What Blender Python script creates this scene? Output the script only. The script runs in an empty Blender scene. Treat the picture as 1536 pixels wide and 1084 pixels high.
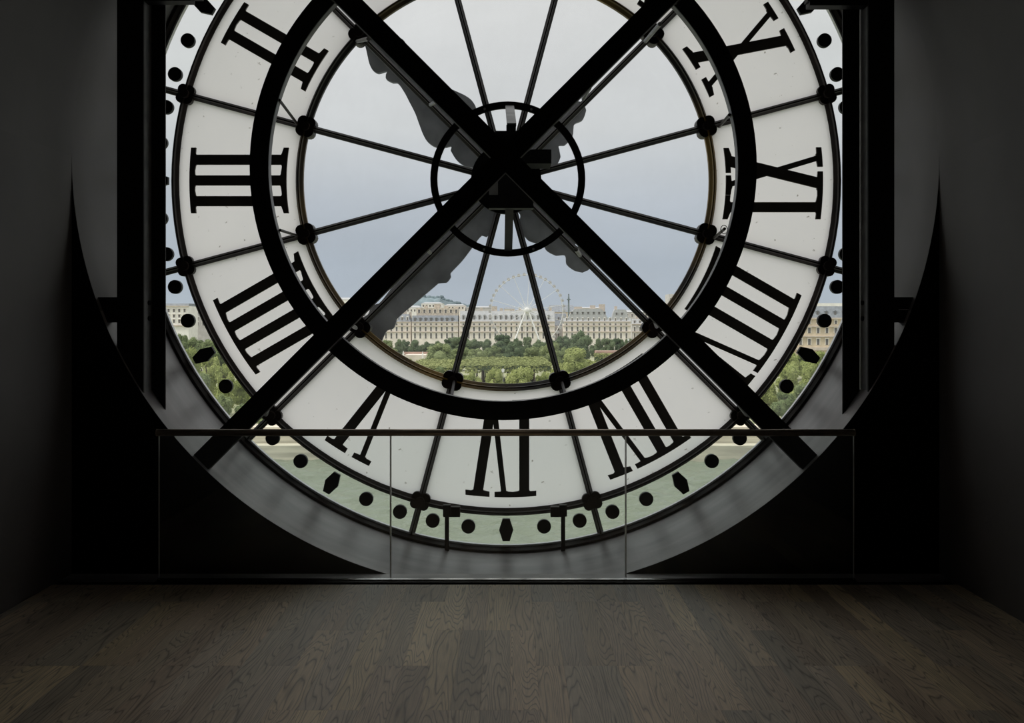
import bpy, math, random
from mathutils import Vector, Matrix

random.seed(7)
scene = bpy.context.scene
COL = scene.collection
pi, sin, cos, sqrt, rad = math.pi, math.sin, math.cos, math.sqrt, math.radians

# ------------------------------------------------------------------ camera, world, sun, exposure
FPX = 1500.0              # focal length in pixels of the 1536-wide frame
EYE = 1.715               # eye height above the wooden floor
VX, VY = 765.0, 485.0     # vanishing point (level camera, shifted lens)
cam_d = bpy.data.cameras.new('camera')
cam = bpy.data.objects.new('camera', cam_d)
COL.objects.link(cam)
cam.location = (0, 0, EYE)
cam.rotation_euler = (pi / 2, 0, 0)
cam_d.sensor_width = 36.0
cam_d.lens = FPX * 36.0 / 1536.0
cam_d.shift_x = (768 - VX) / 1536.0
cam_d.shift_y = -(542 - VY) / 1536.0
cam_d.clip_start = 0.05
cam_d.clip_end = 8000
scene.camera = cam

scene.view_settings.view_transform = 'Standard'
scene.view_settings.look = 'None'
scene.view_settings.gamma = 1.0
scene.view_settings.use_curve_mapping = False
scene.view_settings.exposure = 0.0
scene.cycles.use_denoising = True
scene.cycles.max_bounces = 10
scene.cycles.diffuse_bounces = 5
scene.cycles.glossy_bounces = 4
scene.cycles.transparent_max_bounces = 24
scene.cycles.sample_clamp_indirect = 4.0

world = bpy.data.worlds.new('overcast_sky')
scene.world = world
world.use_nodes = True
wn, wl = world.node_tree.nodes, world.node_tree.links
wn.clear()
w_out = wn.new('ShaderNodeOutputWorld')
w_bg = wn.new('ShaderNodeBackground')
w_tc = wn.new('ShaderNodeTexCoord')
w_sep = wn.new('ShaderNodeSeparateXYZ')
w_ramp = wn.new('ShaderNodeValToRGB')
w_noise = wn.new('ShaderNodeTexNoise')
w_mapr = wn.new('ShaderNodeMapRange')
w_mul = wn.new('ShaderNodeVectorMath')
w_mul.operation = 'SCALE'
w_mp = wn.new('ShaderNodeMapping')
w_mp.inputs['Scale'].default_value = (1.0, 1.0, 3.2)
wl.new(w_tc.outputs['Generated'], w_sep.inputs[0])
wl.new(w_tc.outputs['Generated'], w_mp.inputs[0])
wl.new(w_mp.outputs[0], w_noise.inputs['Vector'])
w_noise.inputs['Scale'].default_value = 3.2
w_noise.inputs['Detail'].default_value = 5.0
w_mapr.inputs['From Min'].default_value = 0.3
w_mapr.inputs['From Max'].default_value = 0.7
w_mapr.inputs['To Min'].default_value = 0.93
w_mapr.inputs['To Max'].default_value = 1.05
wl.new(w_noise.outputs[0], w_mapr.inputs['Value'])
cr = w_ramp.color_ramp
cr.elements[0].position = 0.0
cr.elements[0].color = (0.47, 0.53, 0.605, 1)
cr.elements[1].position = 1.0
cr.elements[1].color = (1.35, 1.35, 1.35, 1)
for p_, c_ in ((0.06, (0.44, 0.495, 0.57)), (0.12, (0.52, 0.565, 0.63)), (0.19, (0.66, 0.68, 0.70)), (0.31, (0.74, 0.745, 0.75)), (0.6, (1.0, 1.0, 1.0))):
    e_ = cr.elements.new(p_)
    e_.color = (*c_, 1)
wl.new(w_sep.outputs['Z'], w_ramp.inputs[0])
wl.new(w_ramp.outputs[0], w_mul.inputs[0])
wl.new(w_mapr.outputs[0], w_mul.inputs['Scale'])
wl.new(w_mul.outputs[0], w_bg.inputs['Color'])
w_bg.inputs['Strength'].default_value = 1.0
wl.new(w_bg.outputs[0], w_out.inputs[0])

sun_d = bpy.data.lights.new('veiled_sun', 'SUN')
sun_d.energy = 2.6
sun_d.angle = rad(12)
sun_d.color = (1.0, 0.95, 0.87)
sun = bpy.data.objects.new('veiled_sun', sun_d)
sun.rotation_euler = Vector((0.55, 0.25, -1.0)).to_track_quat('-Z', 'Y').to_euler()
sun.location = (0, 0, 60)
COL.objects.link(sun)

# one dim warm spot under the ceiling, unseen, added to light the open floor
spot_d = bpy.data.lights.new('ceiling_spot', 'SPOT')
spot_d.energy = 40.0
spot_d.color = (1.0, 0.84, 0.68)
spot_d.spot_size = rad(56)
spot_d.spot_blend = 1.0
spot_d.shadow_soft_size = 0.25
spot = bpy.data.objects.new('ceiling_spot', spot_d)
spot.location = (0, 3.2, 5.2)
spot.rotation_euler = Vector((0, 1.5, -5.2)).to_track_quat('-Z', 'Y').to_euler()
COL.objects.link(spot)


# ------------------------------------------------------------------ materials
def new_mat(name):
    m = bpy.data.materials.new(name)
    m.use_nodes = True
    nt = m.node_tree
    nt.nodes.clear()
    out = nt.nodes.new('ShaderNodeOutputMaterial')
    return m, nt.nodes, nt.links, out


def pm(name, col, rough=0.6, metal=0.0, var=0.15, scale=4.0, bump=0.0, stretch=(1, 1, 1), col2=None, spec=0.5, detail=5.0, lo=0.35, hi=0.68):
    m, n, l, out = new_mat(name)
    b = n.new('ShaderNodeBsdfPrincipled')
    b.inputs['Roughness'].default_value = rough
    b.inputs['Metallic'].default_value = metal
    b.inputs['Specular IOR Level'].default_value = spec
    tc = n.new('ShaderNodeTexCoord')
    mp = n.new('ShaderNodeMapping')
    mp.inputs['Scale'].default_value = stretch
    nz = n.new('ShaderNodeTexNoise')
    nz.inputs['Scale'].default_value = scale
    nz.inputs['Detail'].default_value = detail
    rp = n.new('ShaderNodeValToRGB')
    rp.color_ramp.elements[0].position = lo
    rp.color_ramp.elements[1].position = hi
    rp.color_ramp.elements[0].color = tuple(c * (1 - var) for c in col) + (1,)
    rp.color_ramp.elements[1].color = (tuple(min(1, c * (1 + var)) for c in col) if col2 is None else tuple(col2)) + (1,)
    l.new(tc.outputs['Object'], mp.inputs[0])
    l.new(mp.outputs[0], nz.inputs['Vector'])
    l.new(nz.outputs[0], rp.inputs[0])
    l.new(rp.outputs[0], b.inputs['Base Color'])
    if bump:
        bp = n.new('ShaderNodeBump')
        bp.inputs['Strength'].default_value = bump
        bp.inputs['Distance'].default_value = 0.02
        l.new(nz.outputs[0], bp.inputs['Height'])
        l.new(bp.outputs[0], b.inputs['Normal'])
    l.new(b.outputs[0], out.inputs[0])
    return m


def clear_glass(name, tint=(0.97, 0.98, 0.97), dust=0.03, dust_col=(0.8, 0.8, 0.8), refl=0.9):
    m, n, l, out = new_mat(name)
    tr = n.new('ShaderNodeBsdfTransparent')
    tr.inputs[0].default_value = (*tint, 1)
    gl = n.new('ShaderNodeBsdfGlossy')
    gl.inputs['Roughness'].default_value = 0.02
    gl.inputs[0].default_value = (refl, refl, refl, 1)
    fr = n.new('ShaderNodeFresnel')
    fr.inputs[0].default_value = 1.45
    mx = n.new('ShaderNodeMixShader')
    l.new(fr.outputs[0], mx.inputs[0])
    l.new(tr.outputs[0], mx.inputs[1])
    l.new(gl.outputs[0], mx.inputs[2])
    last = mx
    if dust > 0:
        tl = n.new('ShaderNodeBsdfTranslucent')
        tl.inputs[0].default_value = (*dust_col, 1)
        tc = n.new('ShaderNodeTexCoord')
        nz = n.new('ShaderNodeTexNoise')
        nz.inputs['Scale'].default_value = 3.0
        nz.inputs['Detail'].default_value = 8.0
        mr = n.new('ShaderNodeMapRange')
        mr.inputs['From Min'].default_value = 0.35
        mr.inputs['From Max'].default_value = 0.75
        mr.inputs['To Min'].default_value = dust * 0.5
        mr.inputs['To Max'].default_value = dust * 1.8
        l.new(tc.outputs['Object'], nz.inputs['Vector'])
        l.new(nz.outputs[0], mr.inputs['Value'])
        m2 = n.new('ShaderNodeMixShader')
        l.new(mr.outputs[0], m2.inputs[0])
        l.new(last.outputs[0], m2.inputs[1])
        l.new(tl.outputs[0], m2.inputs[2])
        last = m2
    l.new(last.outputs[0], out.inputs[0])
    return m


def milk_glass(name):
    m, n, l, out = new_mat(name)
    tc = n.new('ShaderNodeTexCoord')
    # small dirt spots and a broad uneven milkiness
    nz = n.new('ShaderNodeTexNoise')
    nz.inputs['Scale'].default_value = 22.0
    nz.inputs['Detail'].default_value = 3.0
    rp = n.new('ShaderNodeValToRGB')
    rp.color_ramp.elements[0].position = 0.25
    rp.color_ramp.elements[0].color = (0.42, 0.40, 0.36, 1)
    rp.color_ramp.elements[1].position = 0.32
    rp.color_ramp.elements[1].color = (1, 1, 1, 1)
    n2 = n.new('ShaderNodeTexNoise')
    n2.inputs['Scale'].default_value = 1.8
    n2.inputs['Detail'].default_value = 4.0
    r2 = n.new('ShaderNodeValToRGB')
    r2.color_ramp.elements[0].position = 0.3
    r2.color_ramp.elements[0].color = (0.955, 0.925, 0.915, 1)
    r2.color_ramp.elements[1].position = 0.7
    r2.color_ramp.elements[1].color = (1.0, 0.962, 0.948, 1)
    mx = n.new('ShaderNodeMix')
    mx.data_type = 'RGBA'
    mx.blend_type = 'MULTIPLY'
    mx.inputs[0].default_value = 1.0
    l.new(tc.outputs['Object'], nz.inputs['Vector'])
    l.new(tc.outputs['Object'], n2.inputs['Vector'])
    l.new(nz.outputs[0], rp.inputs[0])
    l.new(n2.outputs[0], r2.inputs[0])
    l.new(r2.outputs[0], mx.inputs[6])
    l.new(rp.outputs[0], mx.inputs[7])
    tl = n.new('ShaderNodeBsdfTranslucent')
    l.new(mx.outputs[2], tl.inputs[0])
    df = n.new('ShaderNodeBsdfDiffuse')
    l.new(mx.outputs[2], df.inputs[0])
    ms = n.new('ShaderNodeMixShader')
    ms.inputs[0].default_value = 0.06
    l.new(tl.outputs[0], ms.inputs[1])
    l.new(df.outputs[0], ms.inputs[2])
    l.new(ms.outputs[0], out.inputs[0])
    return m


def wood_mat():
    m, n, l, out = new_mat('smoked_oak')
    b = n.new('ShaderNodeBsdfPrincipled')
    b.inputs['Roughness'].default_value = 0.42
    b.inputs['Specular IOR Level'].default_value = 0.5
    oi = n.new('ShaderNodeObjectInfo')
    tc = n.new('ShaderNodeTexCoord')
    off = n.new('ShaderNodeVectorMath')
    off.operation = 'ADD'
    mulr = n.new('ShaderNodeVectorMath')
    mulr.operation = 'SCALE'
    mulr.inputs[0].default_value = (37.0, 61.0, 13.0)
    l.new(oi.outputs['Random'], mulr.inputs['Scale'])
    l.new(tc.outputs['Object'], off.inputs[0])
    l.new(mulr.outputs[0], off.inputs[1])
    mp = n.new('ShaderNodeMapping')
    mp.inputs['Scale'].default_value = (8.0, 0.62, 1.0)
    l.new(off.outputs[0], mp.inputs[0])
    nz = n.new('ShaderNodeTexNoise')
    nz.inputs['Scale'].default_value = 1.0
    nz.inputs['Detail'].default_value = 1.6
    nz.inputs['Roughness'].default_value = 0.45
    l.new(mp.outputs[0], nz.inputs['Vector'])
    k = n.new('ShaderNodeMath')
    k.operation = 'MULTIPLY'
    k.inputs[1].default_value = 17.0
    kk = n.new('ShaderNodeMapRange')
    kk.inputs['To Min'].default_value = 17.0
    kk.inputs['To Max'].default_value = 42.0
    l.new(oi.outputs['Random'], kk.inputs['Value'])
    l.new(kk.outputs[0], k.inputs[1])
    l.new(nz.outputs[0], k.inputs[0])
    fr = n.new('ShaderNodeMath')
    fr.operation = 'FRACT'
    l.new(k.outputs[0], fr.inputs[0])
    g = n.new('ShaderNodeValToRGB')            # dark grain lines
    g.color_ramp.elements[0].position = 0.0
    g.color_ramp.elements[0].color = (0.34, 0.31, 0.30, 1)
    g.color_ramp.elements[1].position = 1.0
    g.color_ramp.elements[1].color = (0.34, 0.31, 0.30, 1)
    for p_, v_ in ((0.10, 0.85), (0.25, 1.12), (0.78, 1.05), (0.93, 0.72)):
        e = g.color_ramp.elements.new(p_)
        e.color = (v_, v_, v_, 1)
    l.new(fr.outputs[0], g.inputs[0])
    # fine pores along the plank
    mp2 = n.new('ShaderNodeMapping')
    mp2.inputs['Scale'].default_value = (160.0, 6.0, 1.0)
    l.new(off.outputs[0], mp2.inputs[0])
    n3 = n.new('ShaderNodeTexNoise')
    n3.inputs['Scale'].default_value = 1.0
    n3.inputs['Detail'].default_value = 3.0
    l.new(mp2.outputs[0], n3.inputs['Vector'])
    mr = n.new('ShaderNodeMapRange')
    mr.inputs['From Min'].default_value = 0.3
    mr.inputs['From Max'].default_value = 0.7
    mr.inputs['To Min'].default_value = 0.82
    mr.inputs['To Max'].default_value = 1.16
    l.new(n3.outputs[0], mr.inputs['Value'])
    m1 = n.new('ShaderNodeMix')
    m1.data_type = 'RGBA'
    m1.blend_type = 'MULTIPLY'
    m1.inputs[0].default_value = 0.9
    l.new(oi.outputs['Color'], m1.inputs[6])
    l.new(g.outputs[0], m1.inputs[7])
    m2 = n.new('ShaderNodeVectorMath')
    m2.operation = 'SCALE'
    l.new(m1.outputs[2], m2.inputs[0])
    l.new(mr.outputs[0], m2.inputs['Scale'])
    l.new(m2.outputs[0], b.inputs['Base Color'])
    bp = n.new('ShaderNodeBump')
    bp.inputs['Strength'].default_value = 0.12
    bp.inputs['Distance'].default_value = 0.004
    l.new(g.outputs[0], bp.inputs['Height'])
    l.new(bp.outputs[0], b.inputs['Normal'])
    l.new(b.outputs[0], out.inputs[0])
    return m


def leaf_mat(name, col, col2):
    m, n, l, out = new_mat(name)
    oi = n.new('ShaderNodeObjectInfo')
    geo = n.new('ShaderNodeTexCoord')
    nz = n.new('ShaderNodeTexNoise')
    nz.inputs['Scale'].default_value = 2.6
    nz.inputs['Detail'].default_value = 6.0
    l.new(geo.outputs['Object'], nz.inputs['Vector'])
    ad = n.new('ShaderNodeMath')
    ad.operation = 'MULTIPLY_ADD'
    ad.inputs[1].default_value = 0.35
    l.new(oi.outputs['Random'], ad.inputs[0])
    l.new(nz.outputs[0], ad.inputs[2])
    rp = n.new('ShaderNodeValToRGB')
    rp.color_ramp.elements[0].position = 0.45
    rp.color_ramp.elements[1].position = 0.9
    rp.color_ramp.elements[0].color = (*col, 1)
    rp.color_ramp.elements[1].color = (*col2, 1)
    l.new(ad.outputs[0], rp.inputs[0])
    d = n.new('ShaderNodeBsdfDiffuse')
    t = n.new('ShaderNodeBsdfTranslucent')
    l.new(rp.outputs[0], d.inputs[0])
    l.new(rp.outputs[0], t.inputs[0])
    mx = n.new('ShaderNodeMixShader')
    mx.inputs[0].default_value = 0.35
    l.new(d.outputs[0], mx.inputs[1])
    l.new(t.outputs[0], mx.inputs[2])
    l.new(mx.outputs[0], out.inputs[0])
    return m


def water_mat():
    m, n, l, out = new_mat('green_river_water')
    b = n.new('ShaderNodeBsdfPrincipled')
    b.inputs['Base Color'].default_value = (0.195, 0.22, 0.165, 1)
    b.inputs['Roughness'].default_value = 0.06
    b.inputs['IOR'].default_value = 1.33
    tc = n.new('ShaderNodeTexCoord')
    mp = n.new('ShaderNodeMapping')
    mp.inputs['Scale'].default_value = (0.7, 1.1, 1.0)
    nz = n.new('ShaderNodeTexNoise')
    nz.inputs['Scale'].default_value = 1.0
    nz.inputs['Detail'].default_value = 6.0
    nz.inputs['Roughness'].default_value = 0.65
    l.new(tc.outputs['Object'], mp.inputs[0])
    l.new(mp.outputs[0], nz.inputs['Vector'])
    bp = n.new('ShaderNodeBump')
    bp.inputs['Strength'].default_value = 1.0
    bp.inputs['Distance'].default_value = 0.5
    l.new(nz.outputs[0], bp.inputs['Height'])
    l.new(bp.outputs[0], b.inputs['Normal'])
    l.new(b.outputs[0], out.inputs[0])
    return m


M = {}
M['black_steel'] = pm('black_painted_steel', (0.012, 0.012, 0.012), 0.55, 0.0, 0.2, 6.0, spec=0.25)
M['grey_steel'] = pm('grey_and_lit_steel', (0.30, 0.30, 0.30), 0.5, 0.2, 0.25, 9.0)  # grey steel parts, and lit faces of black steel put into colour
M['light_steel'] = pm('bare_steel_edge', (0.55, 0.55, 0.55), 0.35, 0.6, 0.15, 12.0)
M['iron'] = pm('brown_cast_iron', (0.017, 0.0135, 0.012), 0.5, 0.0, 0.3, 5.0, col2=(0.045, 0.03, 0.023), spec=0.3)
M['iron_gilt'] = pm('iron_with_worn_gilt', (0.022, 0.016, 0.012), 0.5, 0.0, 0.3, 0.8, col2=(0.40, 0.24, 0.03), detail=2.0, spec=0.3, lo=0.47, hi=0.66)
M['numeral'] = pm('dark_numeral_iron', (0.10, 0.09, 0.075), 0.65, 0.0, 0.2, 4.0)
M['hand'] = pm('weathered_clock_hand', (0.17, 0.178, 0.195), 0.6, 0.0, 0.3, 5.0)
M['clear'] = clear_glass('clear_dusty_glass', dust=0.06)  # dust on the panes, thickened to haze the view outdoors
M['minute_glass'] = clear_glass('clear_minute_glass', tint=(0.95, 0.97, 0.95), dust=0.06)
M['milk'] = milk_glass('milky_dial_glass')
M['rail_glass'] = clear_glass('balustrade_glass', tint=(0.95, 0.975, 0.965), dust=0.004)
M['glass_edge'] = pm('polished_glass_edge', (0.88, 0.92, 0.90), 0.25, 0.0, 0.05, 3.0)
M['bronze'] = pm('dark_bronze_tube', (0.60, 0.52, 0.43), 0.36, 0.8, 0.1, 14.0)
M['alu'] = pm('brushed_aluminium', (0.86, 0.86, 0.85), 0.22, 1.0, 0.08, 20.0)
M['shoe'] = pm('black_channel', (0.01, 0.01, 0.01), 0.6, 0.0, 0.1, 8.0, spec=0.2)
M['reveal'] = pm('grey_rendered_reveal', (0.37, 0.348, 0.354), 0.38, 0.0, 0.25, 1.6, bump=0.06, stretch=(1.0, 3.5, 1.0), spec=0.6)
M['vault'] = pm('dark_grey_paint', (0.21, 0.20, 0.203), 0.55, 0.0, 0.07, 1.5, spec=0.3)
M['black_wall'] = pm('black_wall_paint', (0.010, 0.010, 0.010), 0.8, 0.0, 0.15, 3.0, spec=0.1)
M['dark_slab'] = pm('dark_subfloor', (0.02, 0.02, 0.02), 0.8, 0.0, 0.1, 3.0, spec=0.1)
M['oak'] = wood_mat()
M['facade_out'] = pm('pale_outer_stone', (0.45, 0.42, 0.37), 0.8, 0.0, 0.1, 1.0)
M['stone'] = pm('cream_limestone', (0.82, 0.76, 0.70), 0.8, 0.0, 0.10, 0.35)
M['stone_b'] = pm('honey_limestone', (0.68, 0.57, 0.43), 0.8, 0.0, 0.12, 0.4)
M['stone_g'] = pm('grey_limestone', (0.55, 0.53, 0.52), 0.8, 0.0, 0.12, 0.4)
M['stone_w'] = pm('white_limestone', (0.86, 0.835, 0.80), 0.8, 0.0, 0.08, 0.4)
M['band'] = pm('tan_stone_band', (0.60, 0.52, 0.455), 0.8, 0.0, 0.15, 0.5)  # tan stone for the cornice bands
M['slate'] = pm('blue_slate', (0.235, 0.255, 0.285), 0.6, 0.0, 0.18, 0.8)
M['zinc'] = pm('pale_zinc_roof', (0.44, 0.45, 0.465), 0.5, 0.0, 0.10, 0.7)
M['pane_far'] = pm('dim_window_pane', (0.15, 0.14, 0.14), 0.3, 0.0, 0.3, 0.5)
M['brick_chim'] = pm('ochre_chimney_brick', (0.55, 0.48, 0.41), 0.9, 0.0, 0.2, 1.0)
M['quay'] = pm('buff_quay_stone', (0.60, 0.55, 0.45), 0.85, 0.0, 0.22, 0.5, stretch=(0.2, 1, 2.5))
M['ground'] = pm('gravel_and_grass', (0.30, 0.31, 0.19), 0.9, 0.0, 0.2, 0.05)
M['gravel'] = pm('pale_gravel', (0.68, 0.62, 0.54), 0.9, 0.0, 0.1, 0.3)
M['red_path'] = pm('reddish_path', (0.42, 0.28, 0.23), 0.9, 0.0, 0.15, 0.3)
M['hill'] = pm('distant_blue_green_hill', (0.17, 0.225, 0.25), 0.9, 0.0, 0.3, 0.04)  # blue tint carries the haze of distance in the colour
M['bark'] = pm('grey_bark', (0.09, 0.07, 0.055), 0.9, 0.0, 0.3, 3.0)
M['white_paint'] = pm('white_painted_steel', (0.80, 0.80, 0.79), 0.5, 0.0, 0.05, 2.0)
M['cabin'] = pm('pale_cabin_shell', (0.48, 0.47, 0.46), 0.4, 0.0, 0.2, 2.0)
M['verdigris'] = pm('dark_green_bronze', (0.15, 0.19, 0.20), 0.6, 0.0, 0.2, 1.0)
M['leaf_y'] = leaf_mat('yellow_green_leaves', (0.29, 0.345, 0.115), (0.50, 0.54, 0.23))
M['leaf_m'] = leaf_mat('mid_green_leaves', (0.19, 0.245, 0.115), (0.34, 0.395, 0.20))
M['leaf_d'] = leaf_mat('dark_green_leaves', (0.12, 0.17, 0.10), (0.225, 0.285, 0.165))
M['leaf_h'] = leaf_mat('clipped_hedge_leaves', (0.25, 0.285, 0.115), (0.44, 0.465, 0.22))
M['water'] = water_mat()


# ------------------------------------------------------------------ mesh building
class MB:
    """Collects faces in world coordinates."""
    def __init__(self):
        self.v, self.f, self.mi = [], [], []

    def add(self, verts, faces, mi=0):
        b = len(self.v)
        self.v.extend([tuple(p) for p in verts])
        for f in faces:
            self.f.append(tuple(i + b for i in f))
            self.mi.append(mi)
        return self

    def box(self, x0, x1, y0, y1, z0, z1, mi=0):
        v = [(x0, y0, z0), (x1, y0, z0), (x1, y1, z0), (x0, y1, z0), (x0, y0, z1), (x1, y0, z1), (x1, y1, z1), (x0, y1, z1)]
        return self.add(v, [(0, 3, 2, 1), (4, 5, 6, 7), (0, 1, 5, 4), (1, 2, 6, 5), (2, 3, 7, 6), (3, 0, 4, 7)], mi)

    def cbox(self, x0, x1, y0, y1, z0, z1, c, mi=0):
        """box whose top edges are chamfered by c"""
        v = [(x0, y0, z0), (x1, y0, z0), (x1, y1, z0), (x0, y1, z0),
             (x0, y0, z1 - c), (x1, y0, z1 - c), (x1, y1, z1 - c), (x0, y1, z1 - c),
             (x0 + c, y0 + c, z1), (x1 - c, y0 + c, z1), (x1 - c, y1 - c, z1), (x0 + c, y1 - c, z1)]
        return self.add(v, [(0, 3, 2, 1), (8, 9, 10, 11), (0, 1, 5, 4), (1, 2, 6, 5), (2, 3, 7, 6), (3, 0, 4, 7),
                            (4, 5, 9, 8), (5, 6, 10, 9), (6, 7, 11, 10), (7, 4, 8, 11)], mi)

    def prism(self, pts, y0, y1, mi=0):
        """pts: (x, z) outline, any winding; extruded between two depths"""
        n = len(pts)
        a = sum(pts[i][0] * pts[(i + 1) % n][1] - pts[(i + 1) % n][0] * pts[i][1] for i in range(n))
        if a < 0:
            pts = pts[::-1]
        v = [(p[0], y0, p[1]) for p in pts] + [(p[0], y1, p[1]) for p in pts]
        f = [tuple(range(n)), tuple(range(2 * n - 1, n - 1, -1))]
        f += [(i, i + n, (i + 1) % n + n, (i + 1) % n) for i in range(n)]
        return self.add(v, f, mi)

    def ring(self, cx, cz, r0, r1, y0, y1, a0=0.0, a1=2 * pi, n=96, mi=0):
        full = abs(a1 - a0 - 2 * pi) < 1e-6
        k = n if full else n + 1
        v = []
        for i in range(k):
            a = a0 + (a1 - a0) * i / n
            c, s = cos(a), sin(a)
            v += [(cx + r0 * c, y0, cz + r0 * s), (cx + r1 * c, y0, cz + r1 * s), (cx + r1 * c, y1, cz + r1 * s), (cx + r0 * c, y1, cz + r0 * s)]
        f = []
        for i in range(n):
            p, q = 4 * i, 4 * ((i + 1) % k)
            for j in range(4):
                f.append((p + j, p + (j + 1) % 4, q + (j + 1) % 4, q + j))
        if not full:
            f += [(3, 2, 1, 0), (4 * n, 4 * n + 1, 4 * n + 2, 4 * n + 3)]
        return self.add(v, f, mi)

    def revolve(self, cx, cz, prof, n=144, mi=0):
        """closed profile of (radius, depth) points turned about the dial axis"""
        k = len(prof)
        v = []
        for i in range(n):
            a = 2 * pi * i / n
            v += [(cx + r * cos(a), y, cz + r * sin(a)) for r, y in prof]
        f = []
        for i in range(n):
            p, q = k * i, k * ((i + 1) % n)
            f += [(p + j, p + (j + 1) % k, q + (j + 1) % k, q + j) for j in range(k)]
        return self.add(v, f, mi)

    def pbar(self, p, q, prof, mi=0):
        """bar with a profile of (across, depth offset) points"""
        p, q = Vector(p), Vector(q)
        d = (q - p).normalized()
        u = Vector((d.z, 0, -d.x)).normalized()
        k = len(prof)
        v = [c + u * a + Vector((0, y, 0)) for c in (p, q) for a, y in prof]
        f = [(j, (j + 1) % k, k + (j + 1) % k, k + j) for j in range(k)] + [tuple(range(k - 1, -1, -1)), tuple(range(k, 2 * k))]
        return self.add(v, f, mi)

    def disc(self, cx, cz, r, y0, y1, n=24, mi=0):
        return self.prism([(cx + r * cos(2 * pi * i / n), cz + r * sin(2 * pi * i / n)) for i in range(n)], y0, y1, mi)

    def tube(self, p, q, r, r2=None, n=10, mi=0):
        p, q = Vector(p), Vector(q)
        r2 = r if r2 is None else r2
        d = (q - p).normalized()
        u = d.orthogonal().normalized()
        w = d.cross(u)
        v = []
        for c, rr in ((p, r), (q, r2)):
            for i in range(n):
                a = 2 * pi * i / n
                v.append(c + rr * (cos(a) * u + sin(a) * w))
        f = [(i, (i + 1) % n, (i + 1) % n + n, i + n) for i in range(n)]
        f += [tuple(range(n - 1, -1, -1)), tuple(range(n, 2 * n))]
        return self.add(v, f, mi)

    def bar(self, p, q, wx, wy, mi=0):
        """square bar lying in a plane of constant depth: wx across (in x-z), wy in depth"""
        p, q = Vector(p), Vector(q)
        d = (q - p).normalized()
        u = Vector((d.z, 0, -d.x)).normalized() * (wx / 2)
        w = Vector((0, wy / 2, 0))
        v = [p - u - w, p + u - w, p + u + w, p - u + w, q - u - w, q + u - w, q + u + w, q - u + w]
        return self.add(v, [(0, 3, 2, 1), (4, 5, 6, 7), (0, 1, 5, 4), (1, 2, 6, 5), (2, 3, 7, 6), (3, 0, 4, 7)], mi)

    def blob(self, c, rx, ry, rz, n=10, m=6, mi=0):
        v, f = [], []
        for j in range(m + 1):
            t = pi * j / m
            for i in range(n):
                a = 2 * pi * i / n
                v.append((c[0] + rx * sin(t) * cos(a), c[1] + ry * sin(t) * sin(a), c[2] + rz * cos(t)))
        for j in range(m):
            for i in range(n):
                f.append((j * n + i, (j + 1) * n + i, (j + 1) * n + (i + 1) % n, j * n + (i + 1) % n))
        return self.add(v, f, mi)


WL = {}   # world location of every parent


def link_mesh(name, me, mats, parent=None, loc=(0, 0, 0)):
    o = bpy.data.objects.new(name, me)
    COL.objects.link(o)
    for m in mats:
        if len(me.materials) < len(mats):
            me.materials.append(m)
    pl = WL[parent.name] if parent else Vector((0, 0, 0))
    o.parent = parent
    o.location = Vector(loc) - pl
    WL[o.name] = Vector(loc)
    return o


def obj(name, mb, mats, parent=None, smooth=False):
    if not isinstance(mats, (list, tuple)):
        mats = [mats]
    xs, ys, zs = zip(*mb.v)
    c = Vector(((min(xs) + max(xs)) / 2, (min(ys) + max(ys)) / 2, (min(zs) + max(zs)) / 2))
    me = bpy.data.meshes.new(name)
    me.from_pydata([(a - c.x, b - c.y, d - c.z) for a, b, d in mb.v], [], mb.f)
    for m in mats:
        me.materials.append(m)
    if len(mats) > 1:
        me.polygons.foreach_set('material_index', mb.mi)
    if smooth:
        me.polygons.foreach_set('use_smooth', [True] * len(me.polygons))
    me.update()
    return link_mesh(name, me, mats, parent, c)


def tag(o, label=None, cat=None, group=None, kind=None):
    if label:
        o['label'] = label
    if cat:
        o['category'] = cat
    if group:
        o['group'] = group
    if kind:
        o['kind'] = kind
    return o


def thing(name, loc, label, cat, group=None):
    o = bpy.data.objects.new(name, None)
    COL.objects.link(o)
    o.empty_display_size = 0.2
    o.location = loc
    WL[o.name] = Vector(loc)
    return tag(o, label, cat, group)


def struct(name, mb, mats, smooth=False):
    return tag(obj(name, mb, mats, None, smooth), kind='structure')


def W(x, y, d):
    """a sight line measured in the photograph, followed out to depth d"""
    return Vector(((x - VX) / FPX * d, d, EYE - (y - VY) / FPX * d))


# ------------------------------------------------------------------ room dimensions (metres)
YF = 8.03                 # depth of the dial glass
S = YF / FPX              # one dial unit
XC, ZC = -0.0305, 2.8606  # dial centre
R = 2.976                 # radius of the round opening
YW = 6.86                 # front wall
YB = -4.0                 # back wall


def F(u, v):
    return (XC + u * S, ZC + v * S)


def pol(r, a):
    return (XC + r * S * cos(a), ZC + r * S * sin(a))


# ------------------------------------------------------------------ structure
# floor: dark slab, with the oak planks laid on it as pieces
fl = MB().box(XC - R, XC + R, YB, YW, -0.15, -0.018)
floor = struct('floor', fl, M['dark_slab'])
PW, U2 = 0.1345, 0.578
x_first = -0.4036 - PW * 20
plank_meshes = {}


def plank_mesh(w, l):
    key = (round(w, 3), round(l, 3))
    if key not in plank_meshes:
        me = bpy.data.meshes.new('plank')
        b = MB().cbox(-w / 2, w / 2, -l / 2, l / 2, -0.018, 0.0, 0.0005)
        me.from_pydata(b.v, [], b.f)
        me.materials.append(M['oak'])
        plank_meshes[key] = me
    return plank_meshes[key]


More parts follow.
